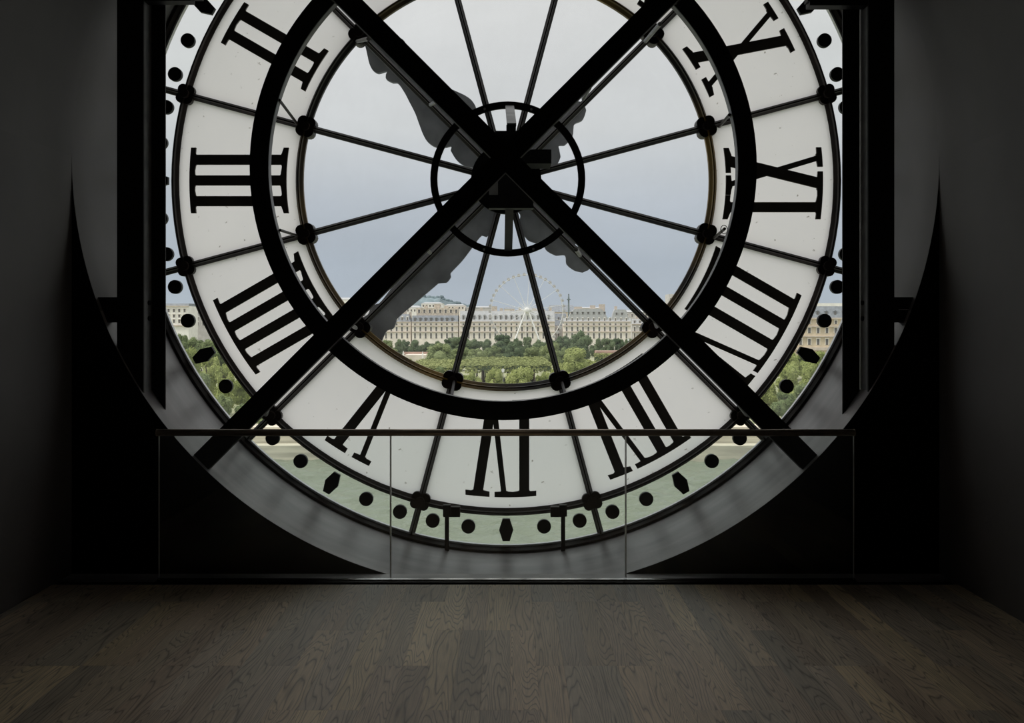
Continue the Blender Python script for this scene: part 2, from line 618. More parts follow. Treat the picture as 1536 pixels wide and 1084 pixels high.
TONES = [(0.62, 0.51, 0.375), (0.54, 0.46, 0.35), (0.58, 0.47, 0.36), (0.50, 0.44, 0.35), (0.64, 0.52, 0.38), (0.56, 0.48, 0.385), (0.52, 0.425, 0.325)]
LIGHT = (0.80, 0.665, 0.46)
Y_END = 6.57
rest = MB()
row = 0
x = x_first
rp_ = random.Random(11)
while x < XC + R:
    x0, x1 = max(x, XC - R), min(x + PW, XC + R)
    if x1 - x0 > 0.02:
        ph = rp_.random() < 0.5
        if row in (20, 22):
            ph = False
        ys = [Y_END] + [5.592 + U2 * (2 * k + (1 if ph else 0)) for k in range(4, -12, -1)]
        ys = [y for y in ys if YB < y <= Y_END - 0.05 or y == Y_END] + [YB]
        for hi, lo in zip(ys[:-1], ys[1:]):
            if hi > 3.0:
                l = hi - lo
                o = link_mesh('plank', plank_mesh(x1 - x0 - 0.0005, l - 0.0005), [M['oak']], floor, ((x0 + x1) / 2, (hi + lo) / 2, 0.0))
                t = rp_.choice(TONES)
                f_ = rp_.uniform(0.85, 1.15)
                if rp_.random() < 0.10 or (row in (20, 22) and hi == Y_END):
                    t, f_ = LIGHT, rp_.uniform(0.8, 1.05)
                o.color = (t[0] * f_, t[1] * f_, t[2] * f_, 1)
            else:
                rest.cbox(x0, x1 - 0.001, lo, hi - 0.001, -0.018, 0.0, 0.0012)
    x += PW
    row += 1
ro = tag(obj('plank_field', rest, M['oak'], floor), kind='stuff')
ro.color = (0.45, 0.36, 0.27, 1)

# threshold strip of the reveal between railing and wall
struct('trim_2', MB().box(XC - R, XC + R, 6.70, YW, -0.018, -0.001), M['reveal'])

# side walls
struct('wall_left', MB().box(XC - R - 0.12, XC - R, YB, YW, -0.15, ZC), M['vault'])
struct('wall_right', MB().box(XC + R, XC + R + 0.12, YB, YW, -0.15, ZC), M['vault'])
# barrel vault
cv = MB()
NV = 72
vv = []
for i in range(NV + 1):
    a = pi * i / NV
    vv += [(XC + R * cos(a), YB, ZC + R * sin(a)), (XC + R * cos(a), YW + 0.02, ZC + R * sin(a)),
           (XC + (R + 0.12) * cos(a), YW + 0.02, ZC + (R + 0.12) * sin(a)), (XC + (R + 0.12) * cos(a), YB, ZC + (R + 0.12) * sin(a))]
ff = []
for i in range(NV):
    p, q = 4 * i, 4 * i + 4
    for j in range(4):
        ff.append((p + j, q + j, q + (j + 1) % 4, p + (j + 1) % 4))
cv.add(vv, ff)
struct('ceiling', cv, M['vault'], True)
bpy.data.objects['ceiling'].data.set_sharp_from_angle(angle=rad(40))
# back wall behind the viewer
wb = [(XC - R, -0.15), (XC + R, -0.15)] + [(XC + R * cos(pi * i / 48), ZC + R * sin(pi * i / 48)) for i in range(49)]
struct('wall_back', MB().prism(wb, YB - 0.12, YB), M['black_wall'])
# front wall: two black spandrels under the round opening
sp = MB()
zf = -0.15
a_floor = math.asin((zf - ZC) / (R + 0.002)) if ZC - zf < R else -pi / 2
for sgn in (-1, 1):
    NS = 56
    rr = R + 0.002
    av = [math.asin(max(-1, (-0.10 - ZC) / rr)) * (NS - i) / NS for i in range(NS + 1)]
    poly = []
    inner = [(XC + sgn * rr * cos(a), ZC + rr * sin(a)) for a in av]
    outer_x = XC + sgn * (R + 0.004)
    # strips between arc and wall line
    v, f = [], []
    for (px, pz) in inner:
        v += [(px, YW, pz), (outer_x, YW, pz), (px, YW + 0.03, pz), (outer_x, YW + 0.03, pz)]
    for i in range(NS):
        p, q = 4 * i, 4 * i + 4
        f += [(p, p + 1, q + 1, q), (p, q, q + 2, p + 2)]
    sp.add(v, f)
struct('wall_front', sp, M['black_wall'])
# round reveal between wall and dial
def reveal_arc(name, a0, a1, mat, n):
    vv, ff = [], []
    for i in range(n + 1):
        a = a0 + (a1 - a0) * i / n
        for (r_, y_) in ((R, YW + 0.002), (R, YF + 0.062), (R + 0.115, YF + 0.062), (R + 0.1, YW + 0.045)):
            vv.append((XC + r_ * cos(a), y_, ZC + r_ * sin(a)))
    for i in range(n):
        p, q = 4 * i, 4 * (i + 1)
        for j in range(4):
            ff.append((p + j, p + (j + 1) % 4, q + (j + 1) % 4, q + j))
    o = struct(name, MB().add(vv, ff), mat, True)
    o.data.set_sharp_from_angle(angle=rad(40))
A_SPLIT = rad(20.8)       # dark grey above this angle, paler grey below; change hidden behind the tie beams
reveal_arc('trim_1', -A_SPLIT, pi + A_SPLIT, M['vault'], 120)
reveal_arc('trim_3', pi + A_SPLIT, 2 * pi - A_SPLIT, M['reveal'], 90)
# outer face of the building around the dial
struct('wall_exterior', MB().ring(XC, ZC, R + 0.11, 9.0, YF + 0.06, YF + 0.30, n=128), M['facade_out'])

# ------------------------------------------------------------------ the clock
clock = thing('tower_clock', (XC, YF, ZC - R), 'giant round glass tower clock seen from behind with iron Roman numerals', 'clock')
GAP = 0.004
for k in range(12):
    a0, a1 = rad(15 + 30 * k) + GAP, rad(45 + 30 * k) - GAP
    # wedge of clear glass, milky numeral pane, clear minute pane
    wd = MB()
    wd.add([(XC + 20 * S * cos((a0 + a1) / 2), YF, ZC + 20 * S * sin((a0 + a1) / 2))] +
           [(pol(306, a0 + (a1 - a0) * i / 8)[0], YF, pol(306, a0 + (a1 - a0) * i / 8)[1]) for i in range(9)], [tuple(range(10))])
    obj('centre_pane', wd, M['clear'], clock)
    for nm, r0, r1, mt in (('numeral_pane', 314, 492, 'milk'), ('minute_pane', 501, 548, 'minute_glass')):
        mb = MB()
        v, f = [], []
        for i in range(11):
            a = a0 + (a1 - a0) * i / 10
            v += [(*((pol(r0, a)[0]), YF), pol(r0, a)[1]), (*((pol(r1, a)[0]), YF), pol(r1, a)[1])]
        f = [(2 * i, 2 * i + 1, 2 * i + 3, 2 * i + 2) for i in range(10)]
        mb.add(v, f)
        obj(nm, mb, M[mt], clock)

# glazing rings with a raised rib
def glazing_ring(name, r0, r1, mat, n=144):
    a, b, m_ = r0 * S, r1 * S, (r0 + r1) / 2 * S
    w = 1.6 * S
    o = obj(name, MB().revolve(XC, ZC, [(a, YF + 0.03), (a, YF - 0.008), (m_ - w, YF - 0.034), (m_ + w, YF - 0.034), (b, YF - 0.008), (b, YF + 0.03)], n), mat, clock)
    obj('rib', MB().revolve(XC, ZC, [(m_ - w, YF - 0.033), (m_ - w * 0.6, YF - 0.066), (m_ + w * 0.6, YF - 0.066), (m_ + w, YF - 0.033)], n), mat, o)
    return o
glazing_ring('inner_glazing_ring', 304.5, 315.5, M['iron_gilt'])
glazing_ring('outer_glazing_ring', 490.5, 502, M['iron'])
obj('outer_frame', MB().revolve(XC, ZC, [(546.5 * S, YF + 0.03), (546.5 * S, YF - 0.02), (552 * S, YF - 0.07), (555.6 * S, YF - 0.07), (556.4 * S, YF + 0.06)], 160), M['iron'], clock)
obj('frame_bead', MB().ring(XC, ZC, 545 * S, 547.5 * S, YF - 0.03, YF + 0.01, n=160), M['light_steel'], clock)

for k in range(12):
    a = rad(15 + 30 * k)
    ur = Vector((cos(a), 0, sin(a)))
    c0 = Vector((XC, YF, ZC))
    sb = obj('spoke', MB().pbar(c0 + ur * 30 * S, c0 + ur * 550 * S, [(-4.8 * S, 0.025), (-4.8 * S, -0.006), (-1.6 * S, -0.03), (1.6 * S, -0.03), (4.8 * S, -0.006), (4.8 * S, 0.025)]), M['iron'], clock)
    obj('rib', MB().pbar(c0 + ur * 48 * S, c0 + ur * 548 * S, [(-1.6 * S, -0.029), (-1.0 * S, -0.06), (1.0 * S, -0.06), (1.6 * S, -0.029)]), M['iron'], sb)
    for rr_, rad_ in ((310, 14.0), (496, 12.5)):
        # boss: a pair of rounded lobes either side of the spoke, fixed outside and in
        bm = MB()
        px, pz = pol(rr_, a)
        t = Vector((-sin(a), 0, cos(a)))
        for sg in (-1, 1):
            for so in (-1, 1):
                q = Vector((px, 0, pz)) + t * sg * 6.5 * S + ur * so * 5.0 * S
                bm.disc(q.x, q.z, rad_ * 0.62 * S, YF - 0.045, YF + 0.07, 14)
        bm.disc(px, pz, 7 * S, YF - 0.085, YF - 0.04, 14)
        obj('boss', bm, M['iron'], clock)

# minute markers
for k in range(12):
    ah = rad(30 * k)
    ur = Vector((cos(ah), sin(ah)))
    t = Vector((-sin(ah), cos(ah)))
    hx = [(16.5, 5.3), (0, 10.6), (-16.5, 5.3), (-16.5, -5.3), (0, -10.6), (16.5, -5.3)]
    cpt = Vector((XC, ZC)) + ur * 523 * S
    obj('hour_lozenge', MB().prism([tuple(cpt + ur * p * S + t * q * S) for p, q in hx], YF - 0.02, YF + 0.02), M['black_steel'], clock)
    for da in (-12.2, -6.25, 6.25, 12.2):
        px, pz = pol(521, ah + rad(da))
        obj('minute_dot', MB().disc(px, pz, 10.4 * S, YF - 0.02, YF + 0.02, 28), M['black_steel'], clock)

# Roman numerals: glyph x runs anticlockwise as seen from inside, glyph y outwards
R_IN, R_OUT = 329.0, 474.0
def numeral(hour, strokes):
    """strokes: list of (x at the inner end, x at the outer end, width, serif inner, serif outer)"""
    th = rad(90 + 30 * (hour % 12))
    ur = Vector((cos(th), sin(th)))
    t = Vector((-sin(th), cos(th)))
    C0 = Vector((XC, ZC))
    mb = MB()
    def P(gx, gy):
        return tuple(C0 + t * gx * S + ur * gy * S)
    def Y(r, gx):
        return sqrt(max(1.0, r * r - gx * gx))
    y0, y1 = YF - 0.022, YF - 0.004
    e = 0
    for (xi, xo, w, si, so) in strokes:
        yi, yo = (Y(R_IN, xi) if si else 338.0), Y(R_OUT, xo)
        dy = yo - yi
        L = sqrt(dy * dy + (xo - xi) ** 2)
        hw = w / 2 * L / dy
        mb.prism([P(xi - hw, yi + 2), P(xi + hw, yi + 2), P(xo + hw, yo - 2), P(xo - hw, yo - 2)], y0 - e, y1)
        e += 0.0004
        for flag, xx, rr_, dirn in ((si, xi, R_IN, 1), (so, xo, R_OUT, -1)):
            if not flag:
                continue
            ext = w / 2 + 10.5
            n = 5
            outer = [(xx - ext + 2 * ext * i / n, rr_) for i in range(n + 1)]
            top = [P(gx, Y(r_, gx)) for gx, r_ in outer]
            low = [P(xx + ext, Y(rr_, xx + ext) + dirn * 7.5), P(xx + hw + 2, Y(rr_, xx) + dirn * 8.3), P(xx + hw, Y(rr_, xx) + dirn * 9.3),
                   P(xx - hw, Y(rr_, xx) + dirn * 9.3), P(xx - hw - 2, Y(rr_, xx) + dirn * 8.3), P(xx - ext, Y(rr_, xx - ext) + dirn * 7.5)]
            mb.prism(top + low, y0 - e, y1)
            e += 0.0004
    return obj('numeral', mb, M['numeral'], clock)

TK, TN = 15.0, 8.0
def I(x):
    return (x, x, TK, True, True)
def V(apex, left, right):
    return [(apex - 2, left, TK, False, True), (apex + 3, right, TN, False, True)]
def X(ti, to, ni, no):
    return [(ti, to, TK + 1, True, True), (ni, no, TN, True, True)]
numeral(12, X(0, -60, -60, 0) + [I(22), I(53)])
numeral(1, [I(0)])
numeral(2, [I(-17), I(17)])
numeral(3, [I(-31), I(0), I(31)])
numeral(4, [I(-46), I(-15.5), I(15.5), I(46)])
numeral(5, V(-1, -23, 21))
numeral(6, V(-21, -43, -3) + [I(27)])
numeral(7, V(-50, -71, -31) + [I(0), I(29)])
numeral(8, V(-64, -85, -47) + [I(-15), I(20), I(54)])
numeral(9, [I(-40)] + X(30, -5, -7, 35))
numeral(10, X(20, -29, -30, 21))
numeral(11, X(-5, -52, -52, -5) + [I(33)])

# hands outside the glass
YH = 8.36
def hand(name, c, axis, prof, yoff):
    ax = Vector(axis).normalized()
    pr = Vector((-ax[1], ax[0]))
    def pt(al, p):
        q = Vector(c) + ax * al + pr * p
        w = W(q[0], q[1], YH)
        return (w.x, w.z)
    mb = MB()
    for (a0, w0), (a1, w1) in zip(prof[:-1], prof[1:]):
        y0, y1 = YH + yoff, YH + yoff + 0.05
        A, B, C, D = pt(a0, -w0), pt(a0, w0), pt(a1, w1), pt(a1, -w1)
        mb.add([(A[0], y0, A[1]), (B[0], y0, B[1]), (C[0], y0, C[1]), (D[0], y0, D[1]),
                (A[0], y1, A[1]), (B[0], y1, B[1]), (C[0], y1, C[1]), (D[0], y1, D[1])],
               [(0, 1, 2, 3), (7, 6, 5, 4), (1, 5, 6, 2), (3, 7, 4, 0)])
    first, last = prof[0], prof[-1]
    return obj(name, mb, M['hand'], clock)

def smooth_prof(p, n=4):
    out = []
    for i in range(len(p) - 1):
        p0, p1, p2, p3 = p[max(0, i - 1)], p[i], p[i + 1], p[min(len(p) - 1, i + 2)]
        for k in range(n):
            t = k / n
            w = 0.5 * (2 * p1[1] + (p2[1] - p0[1]) * t + (2 * p0[1] - 5 * p1[1] + 4 * p2[1] - p3[1]) * t * t + (3 * p1[1] - p0[1] - 3 * p2[1] + p3[1]) * t ** 3)
            out.append((p1[0] + (p2[0] - p1[0]) * t, max(0.5, w)))
    out.append(p[-1])
    return out

PA = [(-180, 1), (-177, 9), (-166, 16), (-151, 18), (-140, 11), (-131, 21), (-114, 26), (-101, 20), (-97, 30), (-84, 36), (-60, 31), (-49, 18), (-20, 20), (20, 18),
      (49, 21), (60, 29), (75, 32), (92, 29), (96, 24), (100, 30), (110, 41), (122, 45), (134, 44), (150, 38), (169, 30), (190, 24), (207, 19.5), (221, 18), (226, 23), (237, 26.5), (242, 22), (244, 17), (251, 29), (260, 32),
      (269, 30), (280, 24), (292, 17), (305, 12), (312, 8)]
PB = [(-170, 1), (-164, 11), (-150, 16.5), (-138, 12), (-132, 15), (-122, 22.5), (-104, 23), (-97, 17), (-93, 22), (-86, 31), (-72, 34), (-54, 24), (-20, 20), (20, 18),
      (49, 20), (66, 29), (78, 32), (82, 25), (100, 26.5), (130, 29.5), (156, 29.6), (160, 34), (170, 35), (176, 30), (180, 26.5), (220, 22), (262, 17.5), (266, 20), (276, 23.5), (284, 19.5), (287, 19), (296, 21.5), (306, 26), (314, 32)]
hand('hour_hand', (760, 273), (-0.682, -0.731), smooth_prof(PA), 0.0)
hand('minute_hand', (760, 275), (-0.684, 0.729), smooth_prof(PB), 0.07)
axl = W(760, 274, YH)
obj('drive_sleeve', MB().tube((axl.x, 7.5, axl.z - 0.02), (axl.x, YF - 0.06, axl.z), 0.10, n=16), M['black_steel'], clock)
obj('axle', MB().tube((axl.x, YF - 0.05, axl.z), (axl.x, YH + 0.16, axl.z), 0.11, n=20), M['iron'], clock)

# hub plate and motion work
obj('hub_plate', MB().disc(XC, ZC, 52 * S, YF - 0.11, YF - 0.06, 40), M['black_steel'], clock)
hc = W(761.7, 268.8, 7.97)
hr = obj('hub_ring', MB().ring(hc.x, hc.z, 105.5 * 7.97 / FPX, 116 * 7.97 / FPX, 7.95, 7.975, n=72), M['black_steel'], clock)
for bx, by in ((727, 163.5), (797, 164), (726, 374), (800, 373.5)):
    q = W(bx, by, 7.95)
    obj('bolt', MB().disc(q.x, q.z, 0.010, 7.942, 7.951, 10), M['light_steel'], hr)  # pale disc standing for a hole that shows the sky

def wbox(x0, x1, y0, y1, d0, d1, grow=True):
    """a box whose near face fills a measured rectangle"""
    a, b = W(x0, y1, d0), W(x1, y0, d0)
    return MB().box(a.x, b.x, d0, d1, a.z, b.z)
mo = obj('movement_box', wbox(743, 790, 196, 292, 7.30, 7.55), M['black_steel'], clock)
obj('movement_base', wbox(733, 800, 291, 312, 7.30, 7.42), M['black_steel'], clock)
obj('gear_housing', wbox(790, 827, 224, 245, 7.30, 7.55), M['black_steel'], clock)
obj('lit_side_face', wbox(733.5, 747, 270, 292, 7.29, 7.32), M['grey_steel'], clock)  # grey plate paints the lit left face of the black movement
def strap(name, x0, y0, d0, x1, y1, d1, w, mat):
    a, b = W(x0, y0, d0), W(x1, y1, d1)
    u = Vector((w / 2, 0, 0)) if abs(y1 - y0) > abs(x1 - x0) else Vector((0, 0, w / 2))
    dd = (b - a).normalized()
    nn = dd.cross(u.normalized()) * 0.012
    mb = MB().add([a - u - nn, a + u - nn, a + u + nn, a - u + nn, b - u - nn, b + u - nn, b + u + nn, b - u + nn],
                  [(0, 1, 2, 3), (7, 6, 5, 4), (0, 4, 5, 1), (1, 5, 6, 2), (2, 6, 7, 3), (3, 7, 4, 0)])
    return obj(name, mb, mat, clock)
s1 = strap('strap', 764.5, 160, 7.95, 767.5, 187, 7.30, 0.068, M['grey_steel'])
for by in (163.5, 167.5):
    q = W(764.6, by, 7.93)
    obj('bolt', MB().tube((q.x, q.y - 0.03, q.z), (q.x, q.y, q.z), 0.007, n=8), M['black_steel'], s1)
obj('strap_foot', wbox(759.5, 774, 187, 197, 7.28, 7.36), M['black_steel'], clock)
strap('strap', 764, 312, 7.4, 762.5, 375, 7.95, 0.062, M['iron'])

# clamps on the outer glazing ring with a stay rod down to the reveal
for cx_, x0, x1, rx in ((676, 665, 690, 670.5), (840, 826, 848, 844.5)):
    a = rad(270) + (cx_ - 759) / 496.0
    q0, q1 = W(x0, 775, YF - 0.09), W(x1, 760, YF - 0.09)
    cl = obj('clamp', MB().box(q0.x, q1.x, YF - 0.10, YF - 0.02, q0.z, q1.z), M['iron'], clock)
    p0, p1 = W(rx, 764, YF - 0.11), W(rx, 824, YF - 0.13)
    zend = ZC - sqrt(R * R - (p1.x - XC) ** 2) - 0.005
    obj('stay_rod', MB().box(p0.x - 0.016, p0.x + 0.016, YF - 0.135, YF - 0.10, zend, p0.z + 0.03), M['iron'], cl)
    obj('clamp_lug', MB().box(p0.x - 0.03, p0.x + 0.03, YF - 0.14, YF - 0.095, p0.z - 0.05, p0.z + 0.04), M['iron'], cl)

# ------------------------------------------------------------------ cross brace: two box beams, ring, stays
D_X = 6.90
xc = W(758.3, 236.2, D_X)
brace = thing('cross_brace', (xc.x, D_X, xc.z - 2.08), 'black steel X brace with a ring in front of the clock dial', 'brace')
BW = 31.0 / FPX * D_X
for sg in (-1, 1):
    d = Vector((sg, 0, -1)).normalized()
    p, q = xc - d * 2.972, xc + d * 2.972
    mid = Vector((0, 0.085, 0))
    eps = 0.0 if sg < 0 else 0.0015
    bo = MB()
    bo.bar(p + Vector((0, 0.008 + eps, 0)), q + Vector((0, 0.008 + eps, 0)), BW, 0.016)             # front flange
    bo.bar(p + Vector((0, 0.04, 0)), q + Vector((0, 0.04, 0)), BW * 0.5, 0.05)                      # web
    be = obj('beam', bo, M['black_steel'], brace)
    obj('back_flange', MB().bar(p + Vector((0, 0.07 + eps, 0)), q + Vector((0, 0.07 + eps, 0)), BW, 0.012), M['grey_steel'], be)  # grey colour carries the window light along the black beam's edge
rc = W(754.8, 249.6, 7.2)
k72 = 7.2 / FPX
obj('ring', MB().ring(rc.x, rc.z, 352.5 * k72, 380.5 * k72, 7.20, 7.215, n=144), M['black_steel'], brace)
obj('lit_inner_rim', MB().ring(rc.x, rc.z, 352.5 * k72, 355 * k72, 7.2155, 7.29, n=144), M['grey_steel'], brace)  # grey puts the lit inner rim of the black ring into colour
for sx in (-1, 1):
    for sz in (-1, 1):
        d = Vector((sx, 0, sz)).normalized()
        q = Vector((rc.x, 0, rc.z)) + d * 366 * k72
        # stand-off block between beam and ring, on the beam's line
        t_ = (q - Vector((xc.x, 0, xc.z))).dot(d)
        q = Vector((xc.x, 0, xc.z)) + d * t_
        obj('spacer', MB().bar(Vector((q.x, 7.09, q.z)) - d * 0.06, Vector((q.x, 7.09, q.z)) + d * 0.06, 0.11, 0.215), M['black_steel'], brace)
# stays from ring to the dial bosses
for (x0, y0, x1, y1) in ((419, 150, 446, 186), (420, 345, 445, 353), (1094, 172, 1079, 190), (1087, 343, 1071, 357), (676, 604, 681, 572), (851, 604, 843, 573)):
    a, b = W(x0, y0, 7.22), W(x1, y1, YF - 0.08)
    st = obj('stay', MB().tube(a, b, 0.011, n=8), M['iron'], brace)
# short brackets from beams to the diagonal spokes
for (x0, y0, x1, y1) in ((553, 58, 536, 62), (655, 152, 646, 157), (990, 36, 968, 62), (884, 132, 875, 148), (640, 374, 645, 379), (527, 487, 534, 492), (864, 374, 870, 383), (983, 482, 985, 490), (404, 604, 399, 622), (1108, 606, 1120, 622)):
    a, b = W(x0, y0, 7.05), W(x1, y1, YF - 0.06)
    obj('bracket', MB().tube(a, b, 0.016, n=8), M['grey_steel'], brace)
# wire loop by the right stay
lp = W(1086, 344, 7.25)
lm = MB()
for i in range(18):
    a0, a1 = 2 * pi * i / 18 * 0.85, 2 * pi * (i + 1) / 18 * 0.85
    lm.tube((lp.x + 0.024 * cos(a0), lp.y, lp.z + 0.03 * sin(a0)), (lp.x + 0.024 * cos(a1), lp.y, lp.z + 0.03 * sin(a1)), 0.003, n=5)
obj('wire_loop', lm, M['iron'], brace)

# ------------------------------------------------------------------ steel columns
def column(side, label):
    # measured at depth 6.88: flange edges
    if side < 0:
        xa, xb = W(175, 0, 6.88).x, W(214.5, 0, 6.88).x
    else:
        xa, xb = W(1303, 0, 6.88).x, W(1342, 0, 6.88).x
    inner = xb if side < 0 else xa
    xm = (xa + xb) / 2
    hw = (xb - xa) / 2
    def zlow(xx):
        return ZC - sqrt(max(0.01, R * R - (xx - XC) ** 2))
    root = thing('steel_column', (xm, 7.1, zlow(xm)), label, 'column', None)
    z0, z1 = zlow(xm), 2 * ZC - zlow(xm)
    def flange(name, y0, y1, x0, x1, mat):
        p0 = [(x0, zlow(x0) - 0.01), (x1, zlow(x1) - 0.01), (x1, 2 * ZC - zlow(x1) + 0.01), (x0, 2 * ZC - zlow(x0) + 0.01)]
        return obj(name, MB().prism(p0, y0, y1), mat, root)
    flange('front_flange', 6.885, 6.905, xa, xb, M['black_steel'])
    if side < 0:
        bx0, bx1 = W(223, 0, 7.06).x, W(248, 0, 7.06).x
    else:
        bx0, bx1 = W(1264, 0, 7.06).x, W(1289.5, 0, 7.06).x
    bf = flange('rear_post', 7.06, 7.072, bx0, bx1, M['black_steel'])
    xw = inner + side * 0.012
    wb_ = flange('web', 6.906, 7.30, xw - 0.006, xw + 0.006, M['grey_steel'])  # light falling on the web is put into its grey colour
    # rivets on the inner face of the back flange
    for i in range(15):
        zz = ZC - 1.25 + i * 0.18
        obj('rivet', MB().blob(((bx0 + bx1) / 2 - side * 0.03, 7.06, zz), 0.008, 0.006, 0.008, 8, 5), M['black_steel'], bf)
    for zz in ((485 - 454) / FPX * 7.0 + EYE, (485 - 477.5) / FPX * 7.0 + EYE):
        obj('bolt', MB().tube((xw - side * 0.005, 7.0, zz), (xw - side * 0.02, 7.0, zz), 0.016, n=8), M['black_steel'], wb_)
    # cross pieces tying the column to the masonry, and the stub near the top
    for zz0, zz1 in ((W(0, 483.5, 6.9).z, W(0, 445.5, 6.9).z),):
        for ref in (1,):
            za, zb = (zz0, zz1) if ref > 0 else (2 * ZC - zz1, 2 * ZC - zz0)
            xo = XC + side * (sqrt(R * R - (zb - ZC) ** 2) if ref > 0 else sqrt(R * R - (za - ZC) ** 2)) * 1.0
            x0, x1 = sorted((xo, xm))
            tb = obj('tie_beam', MB().box(x0, x1, 6.907, 6.99, za, zb), M['black_steel'], root)
            if side > 0 and ref > 0:
                g0, g1 = W(1348, 464.8, 6.905), W(1370, 463.6, 6.905)
                obj('pale_line', MB().box(g0.x, g1.x, 6.900, 6.9065, g0.z, g1.z), M['light_steel'], tb)  # thin pale line across the tie beam
    if side < 0:
        t0, t1 = W(214, 4.0, 6.95), W(289, -38, 6.95)
        h0, h1 = W(289, -1, 6.95), W(303, -38, 6.95)
    else:
        t0, t1 = W(1212, 11, 6.95), W(1303, -32, 6.95)
        h0, h1 = W(1209, 4, 6.95), W(1213, -32, 6.95)
    obj('head_beam', MB().box(min(t0.x, t1.x), max(t0.x, t1.x), 6.906, 7.0, t0.z, t1.z).box(min(h0.x, h1.x), max(h0.x, h1.x), 6.91, 6.99, h0.z, h1.z), M['black_steel'], root)
    return root
column(-1, 'black riveted steel I-column to the left of the clock dial')
column(1, 'black riveted steel I-column to the right of the clock dial')

# ------------------------------------------------------------------ glass balustrade
YR = 6.70
kx = YR / FPX
rail = thing('glass_balustrade', (0, YR, 0), 'frameless glass balustrade with slim bronze handrail standing before the clock', 'railing')
xs = [(238 - VX) * kx, (586 - VX) * kx, (938.5 - VX) * kx, (1281 - VX) * kx]
zr = EYE - (648.6 - VY) * kx
hb = MB().tube((xs[0] - 0.01, YR, zr), (xs[3] + 0.0, YR, zr), 0.0235, n=20)
obj('handrail', hb, M['bronze'], rail, True)
for nm, a, b in (('end_cap', xs[0] - 0.014, xs[0] - 0.009), ('end_cap', xs[3] - 0.001, xs[3] + 0.004)):
    obj(nm, MB().tube((a, YR, zr), (b, YR, zr), 0.0245, n=20), M['bronze'], rail)
for i in range(3):
    a, b = xs[i] + 0.003, xs[i + 1] - 0.003
    gp = obj('glass_panel', MB().box(a, b, YR - 0.006, YR + 0.006, 0.0, zr - 0.015), M['rail_glass'], rail)
    for e in (a, b):
        obj('polished_edge', MB().box(e - 0.0022, e + 0.0022, YR - 0.0062, YR + 0.0062, 0.015, zr - 0.02), M['glass_edge'], gp)
obj('base_shoe', MB().box(xs[0], xs[3], YR - 0.09, YR - 0.0065, -0.017, 0.004), M['shoe'], rail)
obj('shoe_trim', MB().box(xs[0], xs[3], YR - 0.036, YR - 0.0065, 0.0042, 0.010), M['alu'], rail)

# ================================================================== outside
Z_WATER = EYE - 24.6
Z_QUAY = EYE - 20.0
Z_GARDEN = EYE - 16.6

wv = MB()
wv.add([(-900, 20, Z_WATER), (900, 20, Z_WATER), (900, 95, Z_WATER), (-900, 95, Z_WATER),
        (-900, 181, Z_WATER), (-60, 95, Z_WATER), (-60, 181, Z_WATER), (60, 95, Z_WATER), (900, 181, Z_WATER), (60, 181, Z_WATER)],
       [(0, 1, 2, 3), (3, 5, 6, 4), (7, 2, 8, 9)])
rw_ = random.Random(5)
comp = []
for i in range(26):
    wl_ = rw_.uniform(1.3, 6.0)
    an = rw_.gauss(pi / 2, 0.55)
    comp.append((2 * pi / wl_ * cos(an), 2 * pi / wl_ * sin(an), rw_.uniform(0, 6.28), 0.018 * wl_))
NXW, NYW = 240, 200
vv, ff = [], []
for j in range(NYW + 1):
    y_ = 95 + 86 * j / NYW
    for i in range(NXW + 1):
        x_ = -60 + 120 * i / NXW
        vv.append((x_, y_, Z_WATER + sum(am * sin(kx_ * x_ + ky_ * y_ + ph_) for kx_, ky_, ph_, am in comp)))
for j in range(NYW):
    for i in range(NXW):
        p = j * (NXW + 1) + i
        ff.append((p, p + 1, p + NXW + 2, p + NXW + 1))
wv.add(vv, ff)
struct('river', wv, M['water'], True)
struct('quay_wall', MB().box(-900, 900, 180, 186, Z_WATER - 2, Z_WATER + 2.6).box(-900, 900, 184, 190, Z_WATER + 2.6, Z_QUAY + 0.9)
       .box(-900, 900, 183.7, 184.5, Z_QUAY + 0.2, Z_QUAY + 0.55), M['quay'])
struct('ground', MB().add([(-900, 190, Z_QUAY), (900, 190, Z_QUAY), (900, 238, Z_QUAY), (-900, 238, Z_QUAY), (900, 242, Z_GARDEN), (-900, 242, Z_GARDEN),
                           (1600, 4000, Z_GARDEN), (-1600, 4000, Z_GARDEN)], [(0, 1, 2, 3), (3, 2, 4, 5), (5, 4, 6, 7)]), M['ground'])

# distant wooded hill
hm = MB()
D_H = 1500.0
prof = [(560, 470), (590, 455), (610, 446), (625, 441), (640, 444), (655, 446), (662, 445), (668, 449), (680, 453), (695, 457), (715, 462), (760, 468), (860, 474), (1000, 478), (1300, 482)]
prof = [(-600, 482), (300, 476), (480, 473)] + prof + [(2200, 484)]
import bisect
def hy(x):
    for (a, b), (c, d) in zip(prof[:-1], prof[1:]):
        if a <= x <= c:
            return b + (d - b) * (x - a) / (c - a)
    return 484
rh = random.Random(3)
v, f = [], []
NX = 260
for i in range(NX + 1):
    xx = 200 + 1100 * i / NX
    t = W(xx, hy(xx) + rh.uniform(-1.3, 1.0) * (1 if 600 < xx < 720 else 0.3), D_H)
    v += [(t.x, D_H - 260, Z_GARDEN), (t.x, D_H - 60, Z_GARDEN + (t.z - Z_GARDEN) * 0.7), (t.x, D_H, t.z), (t.x, D_H + 300, Z_GARDEN)]
for i in range(NX):
    p, q = 4 * i, 4 * i + 4
    for j in range(3):
        f.append((p + j, q + j, q + j + 1, p + j + 1))
hm.add(v, f)
